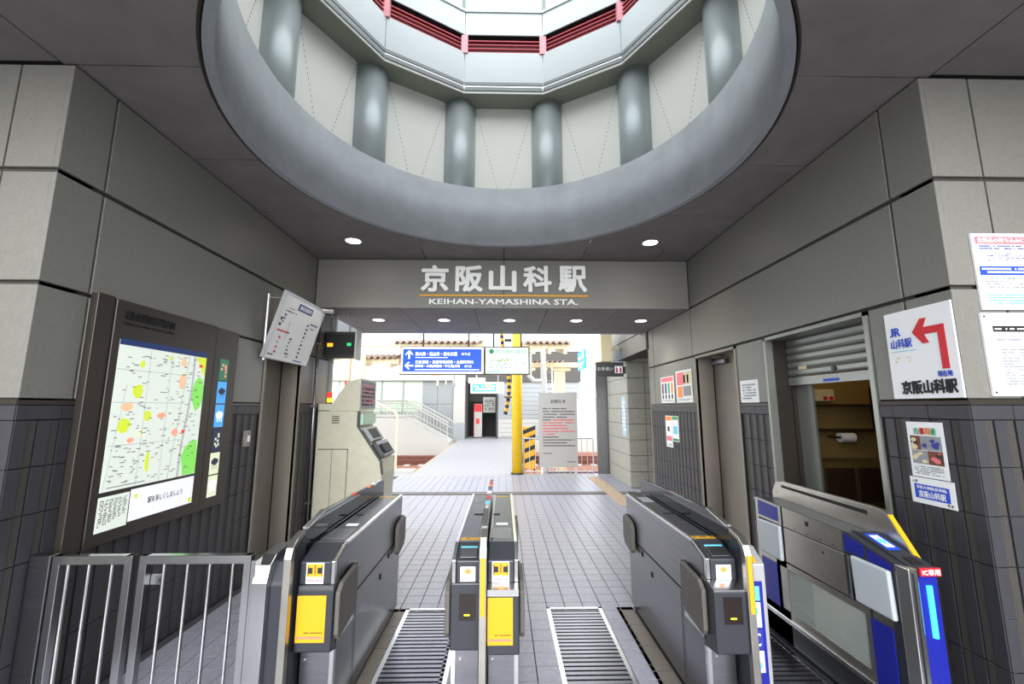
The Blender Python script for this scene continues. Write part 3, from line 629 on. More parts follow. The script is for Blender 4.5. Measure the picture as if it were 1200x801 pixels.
obj('sheet', W.box(-2.785, -2.512, 1.165, 1.32, .006, .008), 'paper', T); obj('blue_field', Q.box(-2.76, -2.545, 1.195, 1.28, .0003, .001), 'blue', T)
text(Q, '京阪大津線(京津線)', -2.745, -2.56, 1.25, 1.272, 'paper', T, lift=.0012, depth=.001, bold=.01); text(Q, '京阪山科駅', -2.735, -2.57, 1.203, 1.243, 'paper', T, bold=.02, lift=.0012, depth=.001); text(Q, 'で', -2.57, -2.552, 1.175, 1.19, 'inkk', T, name='letter'); text(Q, 'す', -2.548, -2.53, 1.175, 1.19, 'inkk', T, name='letter')
text(Q, 'ここは', -2.765, -2.735, 1.29, 1.305, 'inkk', T)
F = FRONT(0, YN - .002, 0)
T = thing('rules_notice', 'white framed notice with red heading on the wall facing the camera', 'notice', (2.95, YN, 2.3))
obj('board', F.box(2.752, 3.20, 2.305, 2.765, 0, .012), 'paper', T); G = FRONT(0, YN - .014, 0)
obj('red_heading', G.box(2.772, 3.18, 2.70, 2.745, .0003, .001), 'pink', T); text(G, '危険品の持ち込みについて', 2.785, 3.165, 2.707, 2.738, 'paper', T, bold=.02, lift=.0012)
obj('blue_heading', G.box(2.772, 3.18, 2.51, 2.565, .0003, .001), 'blue', T); scrib(G, 2.785, 3.15, 2.518, 2.558, 2, 'paper', T, c=.002)
obj('table_box', G.box((2.81, 3.15, 2.588, 2.590, .0003, .001), (2.81, 3.15, 2.653, 2.655, .0003, .001), (2.81, 2.812, 2.588, 2.655, .0003, .001), (3.148, 3.15, 2.588, 2.655, .0003, .001)), 'cyan', T)
scrib(G, 2.79, 3.17, 2.665, 2.695, 2, 'navy', T); scrib(G, 2.83, 3.13, 2.597, 2.645, 4, 'navy', T, dens=.4); scrib(G, 2.80, 3.16, 2.43, 2.50, 4, 'grayink', T, dens=.6); scrib(G, 2.80, 3.14, 2.335, 2.40, 4, 'cyan', T)
T = thing('article_notice', 'white screwed notice of fine print below the red-headed notice', 'notice', (2.95, YN, 1.8))
obj('board', F.box(2.732, 3.20, 1.812, 2.285, 0, .012), 'paper', T)
obj('dark_heading', G.box(2.79, 3.15, 2.175, 2.21, .0003, .001), 'inkk', T); scrib(G, 2.80, 3.14, 2.184, 2.2, 1, 'paper', T, c=.002)
scrib(G, 2.80, 3.15, 2.12, 2.14, 1, 'grayink', T); scrib(G, 2.82, 3.16, 1.87, 2.08, 13, 'grayink', T, dens=.75)
for x, z in ((2.75, 2.265), (2.75, 1.832)): obj('screw', tube([(x, YN - .013, z), (x, YN - .017, z)], .006, 8), 'inkk', T)
W = WRIGHT(0, 0); Q = WRIGHT(0, 0, 2.597)
T = thing('door_notice', 'small white notice between the steel door and the shutter window', 'notice', (2.6, 4.5, 1.8))
obj('sheet', W.box(-4.70 + .02, -4.35, 1.80, 2.035, .001, .003), 'paper', T); scrib(Q, -4.64, -4.39, 1.83, 2.0, 6, 'grayink', T)
def poster(name, lb, a0, a1, b0, b1, blocks, x=2.6):
    T = thing(name, lb, 'poster', (x, -(a0 + a1) / 2, b0), 'posters on the far right wall')
    W_ = WRIGHT(0, 0, x); obj('sheet', W_.box(a0, a1, b0, b1, .006, .008), 'paper', T); Q_ = WRIGHT(0, 0, x - .008)
    for (u0, u1, v0, v1, m) in blocks: obj('print_block', Q_.box(a0 + (a1 - a0) * u0, a0 + (a1 - a0) * u1, b0 + (b1 - b0) * v0, b0 + (b1 - b0) * v1, .0003, .0012), m, T)
    scrib(Q_, a0 + .03, a1 - .03, b0 + .02, b0 + (b1 - b0) * .12, 2, 'grayink', T)
people = [(.08 + .23 * k, .22 + .23 * k, .35, .75, ('woodb', 'navy', 'green', 'orange')[k]) for k in range(4)]
poster('poster', 'pink headed poster with four figures, left of the pair above the dark tiles', -7.05, -6.5, 1.82, 2.23, [(.05, .95, .8, .97, 'pink')] + people + [(.1 + .23 * k, .2 + .23 * k, .15, .32, 'inkk') for k in range(4)])
poster('poster', 'crowded colour poster next to the steel door frame, right of the pair', -6.42, -5.87, 1.82, 2.28, [(.05, .5, .55, .95, 'pink'), (.5, .95, .55, .95, 'beige'), (.08, .4, .15, .5, 'orange'), (.45, .92, .2, .5, 'grayink'), (.5, .6, .6, .85, 'inkk'), (.7, .8, .6, .85, 'green')])
poster('leaflet', 'long leaflet with orange top on the dark tiles below the posters', -6.93, -6.67, 1.14, 1.62, [(.05, .95, .85, .98, 'orange'), (.1, .9, .2, .35, 'pink'), (.3, .6, .5, .65, 'inkk')])
poster('leaflet', 'short green edged leaflet on the dark tiles below the posters', -6.66, -6.42, 1.24, 1.62, [(.05, .95, .85, .98, 'green'), (.05, .95, .02, .12, 'green'), (.2, .8, .3, .6, 'cyan')])

# far right: block pillar, header, steel leaf, toilet sign
hd = struct('wall_passage', box((2.6, 2.9, 7.62, 9.7, 2.79, 4.3), (2.85, 4.3, 9.77, 9.8, 0, 2.9)), 'joint', label='grey panels over the toilet entrance')
for a, b in ((7.62, 8.9), (8.9, 10.4)):
    for z0, z1 in ((2.79, 3.13), (3.15, 4.2)): obj('stone_panel', box(2.57, 2.6, a + .01, b - .01, z0, z1, bev=.003), 'panel', hd)
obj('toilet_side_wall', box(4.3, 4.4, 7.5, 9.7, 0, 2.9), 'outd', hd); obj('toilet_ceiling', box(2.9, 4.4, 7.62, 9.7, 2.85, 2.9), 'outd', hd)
pil = struct('wall_pillar', box(2.81, 4.3, 9.76, 11.6, 0, 3.6), 'joint', label='pale block-clad pillar beyond the toilet entrance')
for r in range(10):
    z0 = r * .345
    for a, b in ((9.75, 10.68), (10.68, 11.6)): obj('wall_block', box(2.8, 2.83, a + .005, b - .005, z0 + .005, z0 + .34, bev=.003), 'block', pil)
    for a, b in ((2.8, 3.2), (3.2, 3.75), (3.75, 4.3)): obj('wall_block', box(a + .005, b - .005, 9.72, 9.76, z0 + .005, z0 + .34, bev=.003), 'block', pil)
G = WRIGHT(0, 0, 2.798); T = thing('column_notice', 'pale blue notice strip on the block pillar', 'notice', (2.8, 10, 1.1)); obj('sheet', G.box(-10.2, -9.9, 1.1, 2.0, .001, .004), mat('pale_blue_paper', '9db8cc', .6), T); scrib(Fr((2.794, 0, 0), (0, -1, 0), (0, 0, 1)), -10.18, -9.92, 1.2, 1.9, 8, 'paper', T)
T = thing('steel_door_leaf', 'tall dark steel door leaf at the far end of the right wall', 'door', (2.7, 11.7, 0))
obj('leaf', box(2.5, 2.86, 11.65, 11.7, .01, 2.75, bev=.004), 'steeld', T); obj('edge_strip', box(2.86, 2.9, 11.62, 11.72, .01, 2.75), 'frame', T)
T = thing('toilet_sign', 'black hanging toilet sign with white writing near the block pillar', 'sign', (2.3, 9, 2.4))
obj('board', box(1.945, 2.525, 8.97, 9.03, 2.39, 2.69, bev=.004), 'black', T); G = FRONT(0, 8.969, 0)
text(G, 'お手洗い', 1.975, 2.30, 2.51, 2.59, 'paper', T); obj('pictogram_panel', G.box(2.34, 2.50, 2.46, 2.61, .0005, .002), 'paper', T)
obj('pictogram', G.box((2.36, 2.40, 2.47, 2.57, .002, .003), (2.44, 2.48, 2.47, 2.57, .002, .003), (2.37, 2.39, 2.58, 2.6, .002, .003), (2.45, 2.47, 2.58, 2.6, .002, .003)), 'redp', T)
obj('arm', box(2.525, 2.58, 8.99, 9.01, 2.45, 2.6), 'black', T)
T = thing('light_box_sign', 'white light box sign with beige side above the toilet sign', 'sign', (2.1, 9.2, 2.72))
obj('casing', box(2.09, 2.33, 9.1, 9.9, 2.72, 3.45, bev=.01), 'creamsteel', T); obj('lit_face', box(2.08, 2.09, 9.14, 9.86, 2.76, 3.41), 'signw', T)
obj('arm', box(2.33, 2.6, 9.4, 9.45, 3.0, 3.05), 'creamsteel', T)
T = thing('blue_light_sign', 'blue and white lit advertising panel beyond the light box sign', 'sign', (2.1, 11, 2.9))
obj('panel', box(2.02, 2.06, 10.6, 11.6, 2.72, 3.2), 'signc', T)
G = Fr((2.019, 0, 0), (0, -1, 0), (0, 0, 1)); obj('white_stripe', G.box((-11.5, -10.7, 3.0, 3.06, 0, .002), (-11.5, -10.7, 2.85, 2.9, 0, .002)), 'signw', T); obj('yellow_spot', G.box((-10.9, -10.75, 3.08, 3.16, 0, .002), (-11.3, -11.1, 2.76, 2.82, 0, .002)), 'yelamp', T)
obj('arm', box(2.06, 2.8, 11.0, 11.05, 3.0, 3.04), 'creamsteel', T)

# ---------------------------------------------------------------- hanging platform signs
hb = struct('trim_2', box((-3.2, 3.2, 8.46, 8.54, 3.42, 3.52)), 'creamsteel', label='cream steel beam carrying the hanging signs')
T = thing('platform_sign', 'blue hanging platform direction sign with two white arrows', 'sign', (-1.2, 8.5, 2.4))
obj('casing', box(-2.04, -.385, 8.45, 8.55, 2.385, 2.945, bev=.006), 'frame', T); G = FRONT(0, 8.45, 0)
obj('white_border', G.box(-2.02, -.40, 2.405, 2.925, .0005, .003), 'signw', T); obj('blue_face', G.box(-1.985, -.435, 2.44, 2.89, .003, .005), 'signb', T)
G = FRONT(0, 8.444, 0)
def arr(cx, cz, s, rot):
    P_ = [(0, .5), (.42, .08), (.42, -.1), (.09, .2), (.09, -.5), (-.09, -.5), (-.09, .2), (-.42, -.1), (-.42, .08)]
    c_, s_ = math.cos(rot), math.sin(rot); return [(cx + s * (x * c_ - y * s_), cz + s * (x * s_ + y * c_)) for x, y in P_]
arrow(G, arr(-1.86, 2.78, .17, 0), 'signw', T); arrow(G, arr(-1.86, 2.56, .17, math.pi / 2), 'signw', T)
text(G, '浜大津・石山寺・坂本方面', -1.74, -.92, 2.755, 2.83, 'signw', T, bold=.02); text(G, 'のりば', -.83, -.66, 2.765, 2.82, 'signw', T, bold=.01)
obj('underline', G.box(-1.74, -1.10, 2.715, 2.725, .0005, .002), 'signw', T)
text(G, '三条京阪・京都市役所前・太秦天神川', -1.74, -.60, 2.60, 2.665, 'signw', T, bold=.02); text(G, '出町柳・大阪(淀屋橋・中之島)方面', -1.74, -.86, 2.52, 2.58, 'signw', T, bold=.02); text(G, 'のりば', -.77, -.63, 2.525, 2.575, 'signw', T, bold=.01)
obj('underline', G.box(-1.74, -.48, 2.475, 2.485, .0005, .002), 'signw', T)
for x in (-1.6, -.7): obj('hanger_rod', tube([(x, 8.5, 2.94), (x, 8.5, 3.42)], .018, 8), 'frame', T)
T = thing('clinic_sign', 'mint green clinic advertisement sign right of the blue platform sign', 'sign', (.06, 8.5, 2.4))
obj('casing', box(-.38, .515, 8.45, 8.55, 2.385, 2.945, bev=.006), 'frame', T); G = FRONT(0, 8.45, 0)
obj('face', G.box(-.355, .49, 2.41, 2.92, .0005, .003), 'signm', T); G = FRONT(0, 8.446, 0)
obj('emblem', G.poly([(-.24 + .05 * math.cos(t * .4), 2.845 + .05 * math.sin(t * .4)) for t in range(16)], .0005, .002), 'green', T); text(G, '古川眼科医院', -.16, .44, 2.80, 2.885, 'green', T)
scrib(G, -.28, .2, 2.50, 2.72, 5, 'grayink', T, dens=.5); obj('yellow_line', G.box(-.12, .12, 2.66, 2.68, .0005, .002), 'lime', T); obj('teal_line', G.box(-.32, .0, 2.44, 2.46, .0005, .002), 'cyan', T)
obj('map_sketch', G.box((.25, .45, 2.68, 2.69, .0005, .002), (.25, .26, 2.54, 2.69, .0005, .002), (.25, .36, 2.53, 2.54, .0005, .002), (.40, .41, 2.5, 2.66, .0005, .002), (.36, .45, 2.6, 2.61, .0005, .002)), 'grayink', T)
for x in (-.2, .35): obj('hanger_rod', tube([(x, 8.5, 2.94), (x, 8.5, 3.42)], .018, 8), 'frame', T)

# ---------------------------------------------------------------- YELLOW POLE, NOTICE, RAILING at the platform edge
T = thing('yellow_column', 'yellow steel column standing on the platform behind the hanging signs', 'column', (.37, 11.8, 0))
o = obj('shaft', tube([(.37, 11.8, 0), (.37, 11.8, 5.4)], .14, 24), 'ypole', T)
for p in o.data.polygons: p.use_smooth = abs(p.normal.z) < .5
obj('base_ring', tube([(.37, 11.8, 0), (.37, 11.8, .04)], .17, 24), 'frame', T)
T = thing('striped_cable_guard', 'yellow and black striped cable guard hanging left of the yellow column', 'cable guard', (.1, 12.2, 1.6))
for k in range(30):
    z = 1.55 + k * .09; obj('stripe', tube([(.05 + .11 * math.sin(k * .18), 12.2, z), (.05 + .11 * math.sin((k + 1) * .18), 12.2, z + .088)], .055, 10), 'yellow' if k % 2 else 'inkk', T)
for z in (2.0, 3.6): obj('strap', box(.02, .226, 11.9, 12.2, z, z + .05), 'frame', T)
T = thing('railing', 'grey tubular railing at the platform edge behind the notice board', 'railing', (1.6, 11.85, 0))
for z in (.05, .92): obj('rail', tube([(.55, 11.85, z), (2.42, 11.85, z)], .02, 8), 'steelw', T)
for k in range(13): obj('baluster', tube([(.55 + k * .156, 11.85, 0), (.55 + k * .156, 11.85, .92)], .02 if k % 4 == 0 else .01, 8), 'steelw', T)
T = thing('notice_board', 'large white announcement board with black and red text standing before the railing', 'notice board', (1.46, 11.7, 0))
obj('board', box(.955, 1.985, 11.7, 11.74, .19, 2.14), mat('notice_board_face', 'a09d98', .6), T); obj('foot', box((1.0, 1.05, 11.7, 11.8, 0, .19), (1.9, 1.95, 11.7, 11.8, 0, .19)), 'steelw', T); G = FRONT(0, 11.7, 0)
text(G, 'お知らせ', 1.28, 1.68, 1.86, 1.96, 'inkk', T, bold=.02)
for k in range(14):
    z = 1.69 - k * .075; m = 'red' if 4 <= k <= 9 else 'inkk'
    if k == 4: scrib(G, 1.06, 1.28, z, z + .05, 1, 'inkk', T, dens=1); scrib(G, 1.32, 1.9, z, z + .05, 1, m, T, dens=1)
    else: scrib(G, 1.06, 1.06 + .86 * (1 if k % 3 else .75), z, z + .05, 1, m, T, dens=.95)
scrib(G, 1.06, 1.3, .52, .56, 1, 'inkk', T, dens=1); scrib(G, 1.7, 1.92, .30, .34, 1, 'inkk', T, dens=1)
T = thing('striped_barrier', 'yellow and black striped barrier board behind the yellow column', 'barrier', (.76, 13, -.3))
obj('back_plate', box(.58, .95, 13, 13.04, -.02, 1.17), 'yellow', T); G = FRONT(.58, 13, 0)
for z in (.1, .4, .7, .95): obj('black_stripe', G.poly([(0, z), (.37, z + .15), (.37, z + .27), (0, z + .12)], .001, .004), 'inkk', T)
obj('post', box((.6, .64, 13.04, 13.08, -.6, 1.0), (.9, .94, 13.04, 13.08, -.6, 1.0)), 'inkk', T)

# ---------------------------------------------------------------- TRACKS and the far side
tb = struct('ground_trackbed', box((-16, -2.46, 12, 23.9, -.8, -.6), (.52, 16, 12, 23.9, -.8, -.6)), 'ballast', label='rust brown ballast of the tracks')
for y in (13.6, 15.05, 18.4, 19.85):
    for x0, x1, side in ((-16, -2.46, 'left'), (.52, 16, 'right')):
        T = thing('railway_rail', f'rusty rail {"nearest the platform" if y < 14 else "second from the platform" if y < 16 else "third from the platform" if y < 19 else "farthest from the platform"}, {side} of the walkway', 'rail', ((x0 + x1) / 2, y, -.6), 'track rails')
        obj('web', box((x0, x1, y - .01, y + .01, -.58, -.45)), 'rail', T); obj('head', box(x0, x1, y - .035, y + .035, -.45, -.41), 'rail', T); obj('foot', box(x0, x1, y - .07, y + .07, -.6, -.58), 'rail', T)
    
sl = bmesh.new()
for yc in (14.32, 19.12):
    for k in range(24):
        for x in (-15.8 + k * .56, .6 + k * .6): bm_box(sl, x, x + .22, yc - 1.2, yc + 1.2, -.6, -.575)
obj('sleeper_bed', sl, 'outw', tb, kind='stuff')
tag(obj('concrete_kerb', box(.52, 9, 23.3, 23.55, -.6, 0), 'outw', base=(4, 23.7, -.6)), 'pale concrete kerb at the far side of the right tracks', 'kerb')
# handrail near left
T = thing('handrail', 'cream bent handrail beside the left edge of the walkway', 'handrail', (-2.9, 12.6, 0))
obj('rail_tube', tube([(-3.9, 12.6, 2.0), (-3.75, 12.6, 1.93), (-3.1, 12.6, 1.6), (-3.05, 12.6, 1.5), (-3.05, 12.6, 0)], .03, 10), 'creamsteel', T); obj('post', tube([(-3.85, 12.6, 0), (-3.85, 12.6, 1.96)], .03, 10), 'creamsteel', T)
obj('foot_ledge', box(-4.2, -2.5, 12.4, 12.9, -.6, -.0), 'outw', T)
# ramp with white railings
struct('trim_3', box((-4, 1.0, 23.5, 23.6, 3.8, 3.95), (-4, 1.0, 20.0, 20.08, 3.5, 3.62), (-4.0, -3.9, 20.0, 23.6, 3.6, 3.8)), 'creamsteel', label='cream beams of the far platform canopy')
rp = struct('wall_ramp', prism([(-9, -.6), (-9, 1.15), (-4.9, 1.15), (-2.75, .02), (-2.75, -.6)], 22.0, 24.4, 'Y'), 'outw', label='white side wall of the ramp')
def ramp_rail(lb, y):
    T = thing('ramp_railing', lb, 'railing', (-5.5, y, .5), 'white ramp railings')
    def zf(x): return 1.15 if x < -4.9 else 1.15 - (x + 4.9) * 1.13 / 2.15
    for dz in (.95, .15, .8 if y < 23 else .55):
        obj('rail', tube([(-9, y, 1.15 + dz), (-4.9, y, 1.15 + dz), (-2.78, y, .03 + dz)], .035, 8), 'outw', T)
    k = 0; x = -8.95
    while x < -2.75: obj('baluster', tube([(x, y, zf(x)), (x, y, zf(x) + .95)], .016 if k % 6 else .03, 6), 'outw', T); x += .17; k += 1
ramp_rail('white ramp railing nearer the tracks', 22.1); ramp_rail('white ramp railing behind, against the far building', 24.2)
# far building
fb = struct('wall_far', box((-12, -2.9, 25.2, 25.4, 0, 3.4), (-12, -2.2, 24.9, 25.4, 3.28, 3.7)), 'outw', label='far building wall with green glass panes')
for k in range(6):
    x0 = -12 + k * 1.24; o = obj('green_pane', box(x0 + .05, x0 + 1.19, 25.15, 25.2, 1.5, 3.22), 'glassg', fb); obj('pane_frame', box((x0 - .03, x0 + .05, 25.12, 25.22, 1.4, 3.28)), 'outg', fb)
for a, b in ((-4.7, -3.85), (-3.8, -2.95)):
    for z0, z1 in ((0, 1.9), (1.95, 3.25)): obj('grey_panel', box(a, b, 25.14, 25.2, z0, z1), 'outg', fb)
T = thing('white_column', 'white column right of the ramp on the far platform', 'column', (-2.5, 24.3, 0))
obj('shaft', box(-2.75, -2.15, 24.1, 24.5, 0, 3.6, bev=.02), 'outw', T); obj('base_band', box(-2.76, -2.14, 24.09, 24.51, 0, .9), 'outg', T)
fr_ = struct('wall_far_recess', box((-2.2, -.4, 27, 27.2, 0, 4.5), (-2.3, -2.1, 25, 27, 0, 4.5), (-.42, -.32, 25, 27, 0, 4.5), (-2.9, 4.5, 24.9, 25.1, 3.2, 5.0)), 'outd', label='dark recess in the far building')
obj('tiled_panel', box(-2.1, -.45, 26.9, 27, 0, 2.1), 'dark', fr_)
T = thing('extinguisher_stand', 'red and white standing panel in the dark recess across the tracks', 'stand', (-1.5, 25.6, 0))
obj('panel', box(-1.72, -1.25, 25.5, 25.6, .05, 1.95), 'outw', T); obj('red_top', box(-1.70, -1.27, 25.49, 25.5, 1.5, 1.93), 'red', T); obj('red_edge', box((-1.73, -1.70, 25.49, 25.6, .05, 1.95), (-1.6, -1.4, 25.49, 25.5, .8, 1.1)), 'red', T)
T = thing('wall_notice', 'white notice sheet on the dark wall of the far recess', 'notice', (-.95, 25.7, 1.7))
obj('sheet', box(-1.2, -.48, 25.7, 25.74, 1.45, 2.35), 'outw', T); scrib(FRONT(0, 25.7, 0), -1.12, -.55, 1.55, 2.2, 7, 'inkk', T)
fs = struct('wall_far_right', box((-.35, 4.4, 25, 25.2, 0, 3.2), (4.4, 9, 25, 25.2, 0, 2.3)), 'outg', label='grey shuttered front of the far building')
for k in range(12): obj('shutter_slat', box(-.3, 4.3, 24.97, 25.0, .1 + k * .25, .33 + k * .25), 'outg' if k > 3 else 'outw', fs)
obj('white_hoarding', box(2.4, 9, 23.6, 23.7, 0, 2.2), 'outw', fs)
T = thing('far_platform_sign', 'small sky blue hanging sign on the far platform', 'sign', (-.9, 23.5, 2.6))
obj('casing', box(-1.78, .0, 23.5, 23.6, 2.5, 3.1), 'signw', T); obj('blue_face', box(-1.70, -.40, 23.49, 23.5, 2.58, 3.02), 'signc', T); G = FRONT(0, 23.49, 0); scrib(G, -1.6, -.5, 2.64, 2.96, 2, 'signw', T, dens=.9, c=.005)
obj('yellow_patch', G.box(-1.0, -.7, 2.86, 2.97, .004, .008), 'yelamp', T)
for x in (-1.5, -.3): obj('hanger_rod', tube([(x, 23.55, 3.1), (x, 23.55, 3.8)], .02, 6), 'outw', T)
T = thing('far_white_box', 'small pale box lamp above the sky blue sign', 'lamp', (-1.3, 22.5, 3.05)); obj('casing', box(-1.85, -.95, 22.5, 22.7, 3.02, 3.28, bev=.01), 'outw', T); obj('hanger_arm', box((-1.42, -1.38, 22.58, 22.62, 3.28, 3.8), (-1.42, -1.38, 22.58, 23.5, 3.8, 3.85)), 'outw', T); obj('diffuser', box(-1.83, -.97, 22.5, 22.7, 3.0, 3.02), 'signw', T)
T = thing('platform_clock', 'round lamp and small orange board hanging under the far canopy', 'lamp', (-2.9, 20, 3.1))
obj('orange_board', box(-3.35, -2.95, 20, 20.05, 3.22, 3.36), 'orange', T); obj('drop_bar', box((-3.1, -3.02, 20, 20.05, 2.75, 3.2), (-2.7, -2.64, 20, 20.05, 2.8, 3.5), (-2.36, -2.31, 20, 20.05, 2.9, 3.5)), 'creamsteel', T)
obj('round_lamp', tube([(-2.33, 19.96, 2.78), (-2.33, 20.1, 2.78)], .11, 14), 'outg', T)
# canopies
def canopy(lb, x0, x1, y0, y1, z0, z1, pitch=.21, hgt=.11):
    T = thing('canopy_roof', lb, 'canopy', ((x0 + x1) / 2, y0, z0), 'corrugated platform canopies')
    bm = bmesh.new(); n = int((x1 - x0) / (pitch / 2)); vs = []
    for i in range(n + 1):
        x = x0 + i * pitch / 2; dz = hgt if i % 2 else 0
        vs.append([bm.verts.new((x, y, z + dz + t)) for y, z in ((y0, z0), (y1, z1)) for t in (0, .012)])
    for a, b in zip(vs, vs[1:]):
        bm.faces.new((a[0], b[0], b[2], a[2])); bm.faces.new((a[1], a[3], b[3], b[1])); bm.faces.new((a[0], a[1], b[1], b[0])); bm.faces.new((a[2], b[2], b[3], a[3]))
    bmesh.ops.recalc_face_normals(bm, faces=bm.faces[:])
    obj('corrugated_sheet', bm, 'roofd', T)
    nb = 3
    for k in range(nb + 1):
        y = y0 + .25 + (y1 - y0 - .5) * k / nb; z = z0 + (z1 - z0) * (y - y0) / (y1 - y0); obj('purlin', box(x0, x1, y - .04, y + .04, z - .16, z), 'creamsteel', T)
    for x in (x0 + .3, (x0 + x1) / 2, x1 - .3): obj('rafter', prism([(y0 + .1, z0 - .14), (y1, z1 - .14), (y1, z1 - .3), (y0 + .1, z0 - .3)], x - .05, x + .05, 'X'), 'creamsteel', T)
canopy('corrugated platform canopy above the blue platform sign', -3.6, -.75, 14, 17, 3.80, 4.3)
canopy('corrugated platform canopy right of the yellow column', .7, 2.35, 14, 17, 3.80, 4.3)
canopy('lower corrugated canopy at the far left over the ramp', -9.5, -4.0, 19, 22, 3.9, 4.1)
canopy('corrugated canopy behind the beige machine', -7.5, -3.6, 14.5, 16, 3.35, 3.6)
canopy('small corrugated canopy behind the notice board', 1.0, 2.6, 18, 20, 3.6, 3.7)
def beam_thing(lb, *boxes, nm='steel_beam', m='creamsteel'):
    b0 = boxes[0]; T = thing(nm, lb, 'beam', ((b0[0] + b0[1]) / 2, (b0[2] + b0[3]) / 2, b0[4]))
    for k, b in enumerate(boxes): obj('flange' if k else 'web', box(*b), m, T)
beam_thing('long cream canopy beam left of the blue sign, upper one', (-9, -2.0, 15.9, 16.0, 4.02, 4.2), (-9, -2.0, 15.82, 16.08, 3.99, 4.02))
beam_thing('long cream canopy beam left of the blue sign, lower one', (-9, -2.0, 17.0, 17.1, 3.55, 3.75), (-9, -2.0, 16.92, 17.18, 3.52, 3.55))
beam_thing('cream beam across the tracks right of the yellow column', (.6, 3.4, 15.9, 16.0, 3.25, 3.4), (.6, 3.4, 15.82, 16.08, 3.22, 3.25))
T = thing('cream_post', 'cream steel post with a switch box behind the beige machine', 'post', (-4.6, 14, -.6))
obj('post', box(-4.95, -4.55, 14, 14.2, -.6, 3.5), 'creamsteel', T); obj('switch_box', box(-5.3, -4.97, 13.9, 14.1, 2.6, 3.4, bev=.02), 'beige', T); obj('cable', tube([(-5.1, 14, 2.6), (-5.1, 14, 2.3), (-4.97, 14, 2.15)], .03, 6), 'red', T)
T = thing('cream_post', 'cream steel post behind the white notice board', 'post', (2.2, 16, -.6)); obj('post', box(1.9, 2.3, 16, 16.2, -.6, 3.3), 'creamsteel', T); obj('cap', box(1.8, 2.5, 15.95, 16.25, 3.1, 3.3), 'creamsteel', T)
T = thing('white_downpipes', 'pair of white bent downpipes above the notice board', 'pipe', (1.0, 14, 2.5))
obj('pipe', tube([(.85, 14, 3.5), (.85, 14, 2.75), (1.0, 14, 2.6), (1.35, 14, 2.6)], .08, 12), 'outw', T); obj('pipe', tube([(1.3, 14, 3.7), (1.3, 14, -.6)], .09, 12), 'outw', T)
T = thing('site_ladder', 'pale steel ladder leaning behind the notice board', 'ladder', (1.7, 15, -.6))
for x in (1.62, 1.84): obj('stile', tube([(x, 15.3, -.6), (x - .1, 15.5, 3.2)], .03, 8), 'steelw', T)
for k in range(12): obj('rung', tube([(1.62 - .008 * k, 15.3 + .016 * k, -.3 + k * .3), (1.84 - .008 * k, 15.3 + .016 * k, -.3 + k * .3)], .02, 6), 'steelw', T)
T = thing('overhead_tube_light', 'bright tube light behind the black display box', 'light', (-3.2, 8.6, 3.3))
obj('housing', box(-3.4, -2.9, 8.6, 8.8, 3.25, 3.33), 'outw', T); obj('arm', box(-3.1, -3.05, 8.5, 8.7, 3.33, 3.42), 'outw', T); obj('tube', tube([(-3.4, 8.58, 3.22), (-2.92, 8.58, 3.22)], .035, 10), 'tube', T)
# orange and yellow works equipment by the barrier
T = thing('works_sandbag', 'orange sandbag on the track bed behind the yellow column', 'sandbag', (.9, 13.25, -.6)); obj('bag', box(.65, 1.15, 13.1, 13.4, -.6, -.1, bev=.09, seg=3), 'orange', T); obj('tie', tube([(.9, 13.25, -.12), (.9, 13.25, -.02)], .04, 8), 'yellow', T)

# ---------------------------------------------------------------- FENCE with its gate leaf on the left
FY = 2.58
T = thing('fixed_fence_panel', 'brushed steel barred fence panel against the left wall', 'fence', (-2.3, FY, 0), 'steel fence panels')
def fpanel(T, x0, x1, bars, post=None):
    obj('frame_upright', box(x0, x0 + .04, FY - .02, FY + .02, .05, .94, bev=.002), 'steelb', T); obj('frame_upright', box(x1 - .04, x1, FY - .02, FY + .02, .05, .94, bev=.002), 'steelb', T)
    obj('top_rail', prism([(x0, .94), (x1, .94), (x1 - .04, .895), (x0 + .04, .895)], FY - .021, FY + .021, 'Y', bev=.002, seg=1), 'steelb', T); obj('bottom_rail', box(x0 + .04, x1 - .04, FY - .02, FY + .02, .05, .09), 'steelb', T)
    for x in bars: obj('bar', tube([(x, FY, .09), (x, FY, .9)], .0095, 10), 'steelb', T)
fpanel(T, -2.475, -2.045, (-2.40, -2.287, -2.163))
obj('wall_post', box(-2.59, -2.48, FY - .03, FY + .03, 0, .945, bev=.003), 'steel', T)
T = thing('fence_gate_leaf', 'brushed steel barred gate leaf with a lock next to the ticket gates', 'gate', (-1.7, FY, 0), 'steel fence panels')
fpanel(T, -2.005, -1.395, (-1.878, -1.75, -1.628, -1.502))
lk = obj('lock_plate', box(-1.965, -1.895, FY + .022, FY + .04, .775, .825, bev=.002), 'steelb', T); obj('keyhole', box(-1.915, -1.905, FY + .019, FY + .023, .79, .81), 'dark', lk)

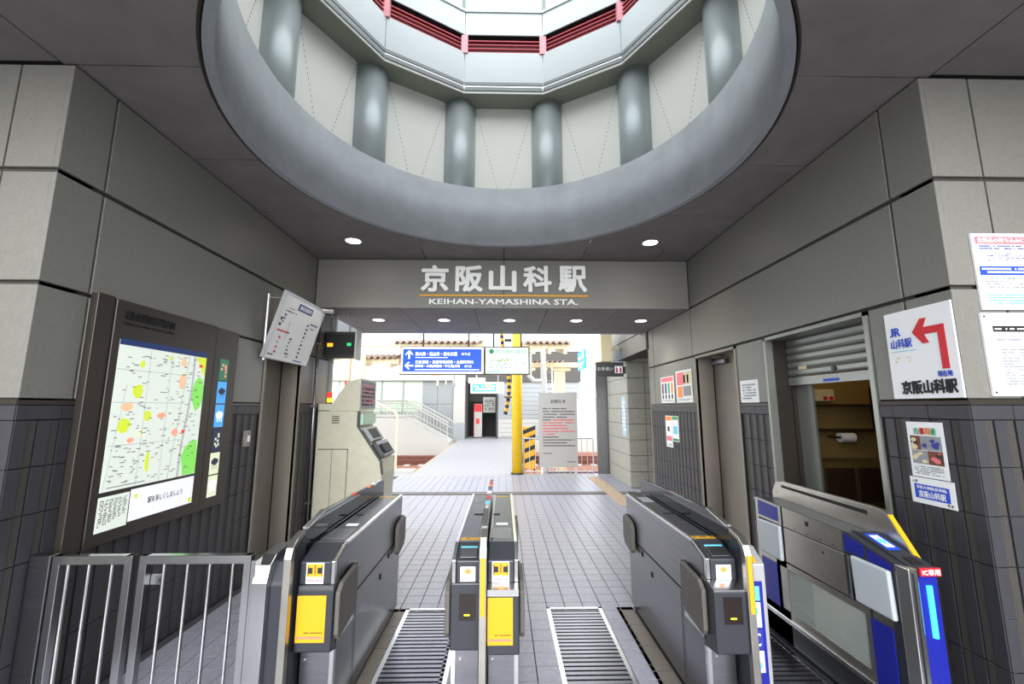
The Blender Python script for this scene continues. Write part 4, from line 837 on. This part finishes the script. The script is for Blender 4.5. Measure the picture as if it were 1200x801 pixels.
# ---------------------------------------------------------------- TICKET GATES
GF, GB = 2.56, 4.12
def trap(y0, y1, zt, zb): return [(y0, zb), (y1, zb), (y1, zt), (y0, zt)]
def half(T, xa, xb, out, kind):
    """half of a gate: xa..xb, out=+-1 gives the outer (lane) side"""
    xo = xb if out > 0 else xa; xi = xa if out > 0 else xb
    obj('cabinet', prism([(2.64, .03), (4.10, .03), (4.12, .60), (2.64, .60)], xa + .004, xb - .004, 'X', bev=.003, seg=1), 'steel', T)
    obj('kick_base', box(xa + .015, xb - .015, 2.68, 4.08, 0, .035), 'rubber', T)
    obj('seam', box(xa + .001, xb - .001, 2.66, 4.1, .594, .607), 'dark', T)
    obj('top_housing', prism([(2.60, .606), (4.14, .606), (4.16, .935), (4.14, .945), (2.75, .945), (2.60, .90)], xa, xb, 'X', bev=.004, seg=1), 'steel', T)
    obj('side_panel_line', box(xo - .001 if out > 0 else xo - .0015, xo + .0015 if out > 0 else xo + .001, 2.95, 2.953, .05, .58), 'dark', T)
    e = xo - out * .022
    obj('front_corner_trim', prism([(GF, .785), (GF + .03, .785), (GF + .03, .90), (2.74, .948), (2.73, .955), (GF, .905)], min(e, xo), max(e, xo), 'X', bev=.003), 'steelb', T)
    obj('top_cover', box(xa + .022, xb - .022, 2.74, 4.12, .944, .953, bev=.002), 'char', T)
    obj('top_edge_trim', box(min(e, xo), max(e, xo), 2.74, 4.15, .944, .957, bev=.002), 'steelb', T)
    hx0, hx1 = (xa, e) if out > 0 else (e, xb)
    h = obj('head_casing', prism([(GF, .785), (2.70, .785), (2.76, .955), (2.72, .957), (GF, .902)], hx0 + .003, hx1 - .001, 'X', bev=.006), 'char', T)
    w_ = hx1 - hx0; c = (hx0 + hx1) / 2; G = FRONT(c, GF - .0005, 0)
    obj('pedestal_plate', box(xa + .01, xb - .01, 2.62, 2.645, .03, .42), 'steel', T)
    obj('corner_strip', box(xo - out * .022, xo, 2.61, 2.64, .03, .5), 'steelb', T)
    obj('corner_strip', box(xo - .004, xo + .004, 2.61, 2.90, .463, .482), 'steelb', T)
    for yy, zz_ in ((3.72, .54), (3.50, .46)): obj('side_keyhole', box(xo - .002, xo + .002, yy, yy + .03, zz_, zz_ + .035), 'dark', T)
    obj('cable_glint', tube([(c - w_ * .3, 2.62, .375), (c - w_ * .3, 2.612, .375)], .006, 8), 'steelb', T)
    if kind == 'reader':
        st = obj('white_sticker', G.box(-.042, .042, .795, .872, .0005, .002), 'paper', h); G2 = FRONT(c, GF - .0025, 0)
        obj('orange_arrow', G2.poly([(-.028, .842), (0, .866), (.028, .842), (.012, .842), (.012, .834), (-.012, .834), (-.012, .842)], .0003, .001), 'orange', h); scrib(G2, -.03, .03, .802, .822, 2, 'cyan', h, dens=.7)
        sl2 = Fr((c, GF, .904), (1, 0, 0), Vector((0, .16, .053)))
        obj('reader_window', sl2.box(-w_ * .36, w_ * .36, .015, .10, .001, .010, bev=.003), 'steeld', h); obj('reader_teal_strip', sl2.box(-w_ * .36, w_ * .36, .105, .118, .001, .006), 'cyan', h)
        Z = Fr((c, 0, .953), (1, 0, 0), (0, 1, 0)); ys = obj('yellow_label', Z.box(-w_ * .47, w_ * .47, 2.765, 2.815, .0005, .002), 'yellow', T); scrib(Z, -w_ * .42, w_ * .42, 2.78, 2.80, 1, 'inkk', T, c=.003)
        obj('ticket_slot', Z.box(-.02, .05, 3.38, 3.41, .0005, .004), 'dark', T); obj('rear_display', Z.box(-.05, .05, 3.8, 3.98, .0005, .003), 'outg', T)
        pr = .08 if kind == 'reader' and xa > .5 else .01
        d = obj('display_unit', prism([(GF - pr, .45), (2.64, .42), (2.64, .79), (GF - .01, .79), (GF - pr, .765)], xa - .004, xb + .006, 'X', bev=.008), 'char', T)
        if pr > .05: obj('steel_shelf', prism([(GF - pr - .004, .765), (GF - .008, .79), (GF - .008, .796), (GF - pr - .004, .772)], xa - .002, xb + .004, 'X'), 'steelb', T)
        G = FRONT(c, GF - pr - .0005, 0); obj('display_window', G.box(-w_ * .34, w_ * .34, .60, .735, .0003, .003), 'disp', d); obj('lit_segment', G.box(-w_ * .12, w_ * .10, .625, .632, .003, .004), 'yled', d)
    else:
        st = obj('warning_sticker', G.box(-.048, .048, .79, .898, .0005, .002), 'paper', h); G2 = FRONT(c, GF - .0025, 0)
        obj('yellow_field', G2.box(-.044, .044, .825, .893, .0003, .0008), 'yellow', h); obj('gate_pictogram', G2.box((-.036, -.014, .842, .873, .0008, .0015), (.014, .036, .842, .873, .0008, .0015), (-.04, -.036, .832, .884, .0008, .0015), (.036, .04, .832, .884, .0008, .0015)), 'inkk', h)
        obj('red_bar', G2.box((-.003, .003, .838, .886, .0008, .0015)), 'red', h); scrib(G2, -.04, .04, .798, .815, 1, 'pink', h)
        Z = Fr((c, 0, .953), (1, 0, 0), (0, 1, 0)); obj('glass_top', Z.box(-w_ * .44, w_ * .44, 2.80, 3.02, .0005, .004), 'steeld', T); obj('ticket_label', Z.box(-.035, .045, 3.1, 3.15, .0005, .003), 'paper', T); obj('ticket_slot', Z.box(-.06, -.01, 3.38, 3.41, .0005, .004), 'dark', T)
        obj('rear_yellow_line', Z.box(-w_ * .4, w_ * .4, 4.03, 4.06, .0005, .002), 'yellow', T)
        pr = .06 if abs((xa + xb) / 2) < .3 else .015
        d = obj('poster_unit', prism([(GF - pr, .45), (2.64, .42), (2.64, .79), (GF - .01, .785), (GF - pr, .76)], xa + .002, xb + (.004 if out > 0 else 0), 'X', bev=.008), 'char', T)
        if pr > .05: obj('steel_shelf', prism([(GF - pr - .004, .742), (GF - .008, .784), (GF - .008, .79), (GF - pr - .004, .775)], xa + .004, xb, 'X'), 'steelb', T)
        G = FRONT(c, GF - pr - .0005, 0); hp = obj('yellow_poster', G.box(-w_ * .46, w_ * .44, .50, .735, .0003, .002), 'yellow', d)
        scrib(G, -w_ * .4, w_ * .38, .515, .535, 1, 'pink', d, c=.003, dens=1); scrib(G, -w_ * .2, w_ * .38, .545, .553, 1, 'inkk', d, c=.003)
    for (y0, y1, z0, z1, dx) in ((2.56, 2.86, .50, .80, .035), (3.88, 4.13, .51, .78, .045)):
        x0, x1 = (xo + .008, xo + dx) if out > 0 else (xo - dx, xo - .008)
        pts = [(y0, z0 + .03), (y0 + .02, z0), (y1 - .05, z0 + .03), (y1, z0 + .08), (y1, z1 - .02), (y1 - .03, z1), (y0 + .05, z1 - .02), (y0, z1 - .06)]
        f = obj('flap', prism(pts, x0, x1, 'X', bev=.006), 'pad', T); obj('flap_hinge', tube([(xo + out * .012, y1 + .014, z0 + .04), (xo + out * .012, y1 + .014, z1)], .009, 8), 'steelb', f)
def barrier(T, x, stickers=((3.1, 'cyan'), (3.3, 'red'), (3.5, 'paper'), (3.7, 'navy'), (3.85, 'orange'), (4.0, 'red'))):
    pts = [(2.47, .0), (2.51, .0), (2.51, .90), (2.56, .99), (2.90, 1.055), (4.2, 1.02), (4.2, 1.0), (4.28, 1.0)]
    outer = [(2.46, .02), (2.46, .95), (2.48, 1.0), (2.53, 1.04), (2.84, 1.085), (2.90, 1.10), (4.22, 1.075), (4.27, 1.05), (4.28, .93), (2.62, .93), (2.50, .80), (2.50, .02)]
    obj('barrier_plate', prism([(2.60, .60), (2.60, 1.045), (2.84, 1.083), (2.90, 1.10), (4.22, 1.075), (4.27, 1.05), (4.28, .60)], x - .014, x + .014, 'X', bev=.003), 'smoke', T)
    obj('front_edge', prism([(2.46, .02), (2.46, .95), (2.48, 1.0), (2.53, 1.035), (2.62, 1.055), (2.62, 1.03), (2.54, 1.01), (2.51, .98), (2.50, .93), (2.50, .02)], x - .02, x + .02, 'X', bev=.003), 'steele', T)
    obj('inner_web', prism([(2.50, .02), (2.50, .93), (2.54, 1.0), (2.64, 1.03), (2.64, .02)], x - .016, x + .016, 'X'), 'char', T)
    obj('top_cap', prism([(2.66, 1.062), (2.83, 1.092), (2.90, 1.108), (2.90, 1.098), (2.66, 1.05)], x - .016, x + .016, 'X'), 'steelb', T)
    if stickers:
        for y, m in stickers: obj('rim_sticker', box(x - .0155, x + .0155, y, y + .07, 1.088 - (y - 2.9) * .019, 1.1025 - (y - 2.9) * .019), m, T)
def yellow_strip(T, x): obj('yellow_edge_strip', box(x - .012, x + .012, 2.455, 2.461, .66, .95), 'yellow', T)

T = thing('ticket_gate', 'left ticket gate with a yellow poster, beside the barred steel fence', 'ticket gate', (-1.15, 3.3, 0), 'double ticket gates')
half(T, -1.125, -.93, 1, 'poster'); barrier(T, -1.15, ((3.45, 'red'), (3.8, 'orange'), (3.95, 'paper')))
obj('guard_cabinet', prism([(2.53, .03), (4.1, .03), (4.1, .90), (2.75, .92), (2.60, .90), (2.53, .80)], -1.335, -1.175, 'X', bev=.01), 'char', T)
obj('guard_post', prism([(2.49, 0), (2.53, 0), (2.53, .80), (2.60, .90), (2.75, .925), (2.75, .955), (2.58, .94), (2.52, .90), (2.49, .82)], -1.345, -1.265, 'X', bev=.003), 'steelb', T)
obj('post_base_plate', box(-1.36, -1.335, 2.5, 2.6, 0, .93), 'steelb', T)
T = thing('ticket_gate', 'central ticket gate standing between the two open lanes', 'ticket gate', (-.1, 3.3, 0), 'double ticket gates')
half(T, -.285, -.128, -1, 'reader'); half(T, -.088, .085, 1, 'poster'); barrier(T, -.108); yellow_strip(T, -.108)
T = thing('ticket_gate', 'right ticket gate with projecting display, next to the blue contactless gate', 'ticket gate', (1.3, 3.3, 0), 'double ticket gates')
half(T, 1.145, 1.315, -1, 'reader'); barrier(T, 1.337, ()); yellow_strip(T, 1.337)
obj('blue_cabinet', prism([(2.60, .03), (4.1, .03), (4.1, .90), (2.70, .93), (2.60, .86)], 1.36, 1.50, 'X', bev=.005), 'steelw', T)
G = FRONT(0, 2.5995, 0)
obj('blue_front', G.box(1.365, 1.475, .05, .77, .0005, .004), 'gblue', T)
for z0, z1, m in ((.67, .745, 'cyan'), (.53, .66, 'paper'), (.42, .52, 'navy'), (.30, .41, 'paper')): obj('blue_front_sticker', G.box(1.385, 1.455, z0, z1, .004, .006), m, T)
obj('sticker_art', G.box((1.39, 1.41, .54, .6, .006, .007), (1.415, 1.44, .60, .63, .006, .007), (1.40, 1.44, .32, .35, .006, .007)), 'cyan', T)
text(FRONT(0, 2.594, 0), 'I', 1.402, 1.408, .435, .50, 'paper', T, lift=.0008, name='letter'); text(FRONT(0, 2.594, 0), 'C', 1.416, 1.442, .435, .50, 'paper', T, lift=.0008, name='letter')
sl3 = Fr((0, 2.60, .86), (1, 0, 0), Vector((0, .10, .07))); obj('sloped_sticker', sl3.box(1.375, 1.46, .01, .10, .001, .003), 'yellow', T); obj('sloped_pictogram', sl3.box((1.385, 1.405, .05, .08, .003, .004), (1.43, 1.45, .05, .08, .003, .004)), 'inkk', T); obj('sloped_red_mark', sl3.box(1.412, 1.422, .03, .09, .003, .004), 'red', T)

# blue contactless gate by the right wall
XE, XF = 2.12, 2.28
T = thing('contactless_gate', 'blue and silver contactless ticket gate with a glowing cyan bar by the right wall', 'ticket gate', (2.2, 3.1, 0))
sil = [(2.36, .03), (3.74, .03), (3.74, 1.0), (3.70, 1.012), (2.76, .99), (2.44, .915), (2.36, .90)]
obj('core', prism([(2.52, .62), (3.72, .62), (3.72, .985), (2.77, .97), (2.46, .895), (2.46, .62)], XE + .012, XF, 'X'), 'char', T)
obj('top_cover', prism([(2.40, .90), (2.76, .988), (3.70, 1.01), (3.72, 1.0), (3.72, .985), (2.76, .965), (2.40, .88)], XE + .004, XF, 'X', bev=.003), 'char', T)
obj('upper_steel_panel', prism([(2.80, .86), (3.40, .862), (3.40, 1.0), (2.80, .985)], XE, XE + .014, 'X'), 'steele', T)
obj('lower_steel_panel', prism([(2.80, .61), (3.38, .61), (3.38, .852), (2.80, .85)], XE, XE + .014, 'X', bev=.002), 'steele', T)
obj('end_frame', prism([(3.38, .03), (3.74, .03), (3.75, .98), (3.72, 1.01), (3.38, 1.0), (3.38, .86), (3.70, .86), (3.70, .60), (3.38, .60)], XE, XE + .014, 'X'), 'steele', T)
obj('end_cap', box(XE, XF, 3.735, 3.75, .03, 1.0), 'steele', T)
for nm, q in (('blue_patch', [(3.44, .88), (3.69, .88), (3.69, .995), (3.44, .985)]), ('blue_patch', [(2.64, .875), (2.78, .875), (2.78, .975), (2.64, .945)]), ('blue_patch', [(2.46, .87), (2.61, .87), (2.61, .938), (2.46, .9)]), ('blue_patch', [(3.50, .25), (3.69, .25), (3.69, .56), (3.50, .56)]), ('blue_patch', [(2.50, .2), (2.64, .2), (2.64, .555), (2.50, .555)])):
    obj(nm, prism(q, XE - .004, XE + .004, 'X'), 'gblue', T)
obj('front_side_trim', prism([(2.44, .87), (2.80, .87), (2.80, .985), (2.62, .952), (2.44, .905)], XE, XE + .013, 'X'), 'steeld', T)
obj('flap', prism([(3.41, .60), (3.69, .60), (3.69, .845), (3.41, .855)], XE - .02, XE + .01, 'X', bev=.012, seg=3), 'padw', T); obj('flap', prism([(2.46, .61), (2.72, .61), (2.73, .865), (2.47, .865)], XE - .02, XE + .01, 'X', bev=.012, seg=3), 'padw', T)
obj('flap_hinge', box((XE - .015, XE + .005, 2.74, 2.755, .61, .86)), 'steelb', T)
obj('window_frame', box((XE, XE + .014, 2.64, 3.50, .56, .60), (XE, XE + .014, 2.46, 3.74, .20, .26), (XE, XE + .014, 3.46, 3.50, .26, .56), (XE, XE + .014, 2.64, 2.68, .26, .56)), 'steele', T)
obj('side_window', box(XE + .003, XE + .007, 2.68, 3.46, .26, .56), 'glass', T)
obj('window_back', box(XF - .02, XF, 2.5, 3.7, .1, .62), 'steele', T); obj('window_tray', box(XE + .014, XF - .02, 2.5, 3.7, .2, .24), 'steeld', T); obj('window_divider', box((XE + .03, XF - .02, 3.16, 3.17, .24, .62)), 'steele', T)
obj('base_steel_rail', box(XE - .012, XE + .01, 2.42, 3.76, .17, .205, bev=.004), 'steelb', T); obj('base_skirt', box(XE, XF, 2.46, 3.74, .03, .2), 'black', T); obj('kick_base', box(XE + .02, XF - .02, 2.5, 3.7, 0, .03), 'rubber', T)
obj('dot_speaker', box(XE - .002, XE, 3.10, 3.13, .93, .96), 'dark', T); obj('keyhole', tube([(XE - .003, 2.98, .80), (XE, 2.98, .80)], .008, 10), 'inkk', T)
for y in (3.25, 3.12, 2.99, 2.88): obj('screw', tube([(XE - .003, y, .876), (XE, y, .876)], .004, 8), 'dark', T)
obj('front_corner_trim', prism([(XE - .0, 2.36), (XE + .05, 2.36), (XE + .05, 2.40), (XE, 2.44)], .03, .912, 'Z', bev=.004), 'steelb', T)
obj('front_groove', box(XE + .02, XE + .024, 2.355, 2.362, .05, .89), 'dark', T)
obj('front_post', box(XE + .01, XF, 2.40, 2.50, .03, .88), 'char', T)
obj('blue_front', box(XE + .05, XF - .002, 2.365, 2.41, .03, .875, bev=.006), 'gblue', T)
obj('glowing_bar', tube([(XE + .105, 2.367, .58), (XE + .105, 2.367, .83)], .015, 14), 'cyanl', T)
G = FRONT(0, 2.40, 0)
obj('head_casing', prism([(2.40, .885), (2.78, .99), (2.78, 1.0), (2.73, 1.0), (2.38, .905), (2.37, .88)], XE + .05, XF + .02, 'X', bev=.004), 'char', T)
rd = obj('red_label', box(XE + .06, XF + .01, 2.355, 2.366, .878, .918), 'red', T); text(FRONT(0, 2.3545, 0), 'IC専用', XE + .068, XF + .002, .884, .912, 'paper', T, bold=.015, lift=.0003)
sl4 = Fr((0, 2.38, .905), (1, 0, 0), Vector((0, .35, .095)))
obj('reader_pad', sl4.box(XE + .06, XF - .02, .17, .33, .001, .005), 'blue', T); obj('reader_white_ring', sl4.box(XE + .075, XF - .035, .19, .31, .005, .006), 'paper', T); obj('reader_mark', sl4.poly([(XE + .10 + .022 * math.cos(t * .6), .25 + .03 * math.sin(t * .6)) for t in range(10)], .006, .0065), 'cyan', T)
obj('camera_window', sl4.box(XE + .08, XF - .02, .04, .10, .001, .005), 'dark', T)
xb = 2.30
obj('barrier_plate', prism([(2.46, .88), (2.64, 1.12), (2.68, 1.14), (2.75, 1.145), (3.60, 1.15), (3.70, 1.13), (3.75, 1.05), (3.75, .9), (2.6, .6), (2.46, .6)], xb - .016, xb + .016, 'X', bev=.004), 'steele', T)
obj('barrier_slot', prism([(2.78, 1.085), (3.62, 1.10), (3.62, 1.12), (2.78, 1.11)], xb - .019, xb - .014, 'X', bev=.001, seg=1), 'dark', T)
obj('yellow_edge_strip', prism([(2.452, .88), (2.632, 1.12), (2.645, 1.115), (2.465, .875)], xb - .014, xb + .014, 'X'), 'yellow', T)

# no helper data in the saved scene
for o in bpy.data.objects:
    if '_b' in o: del o['_b']
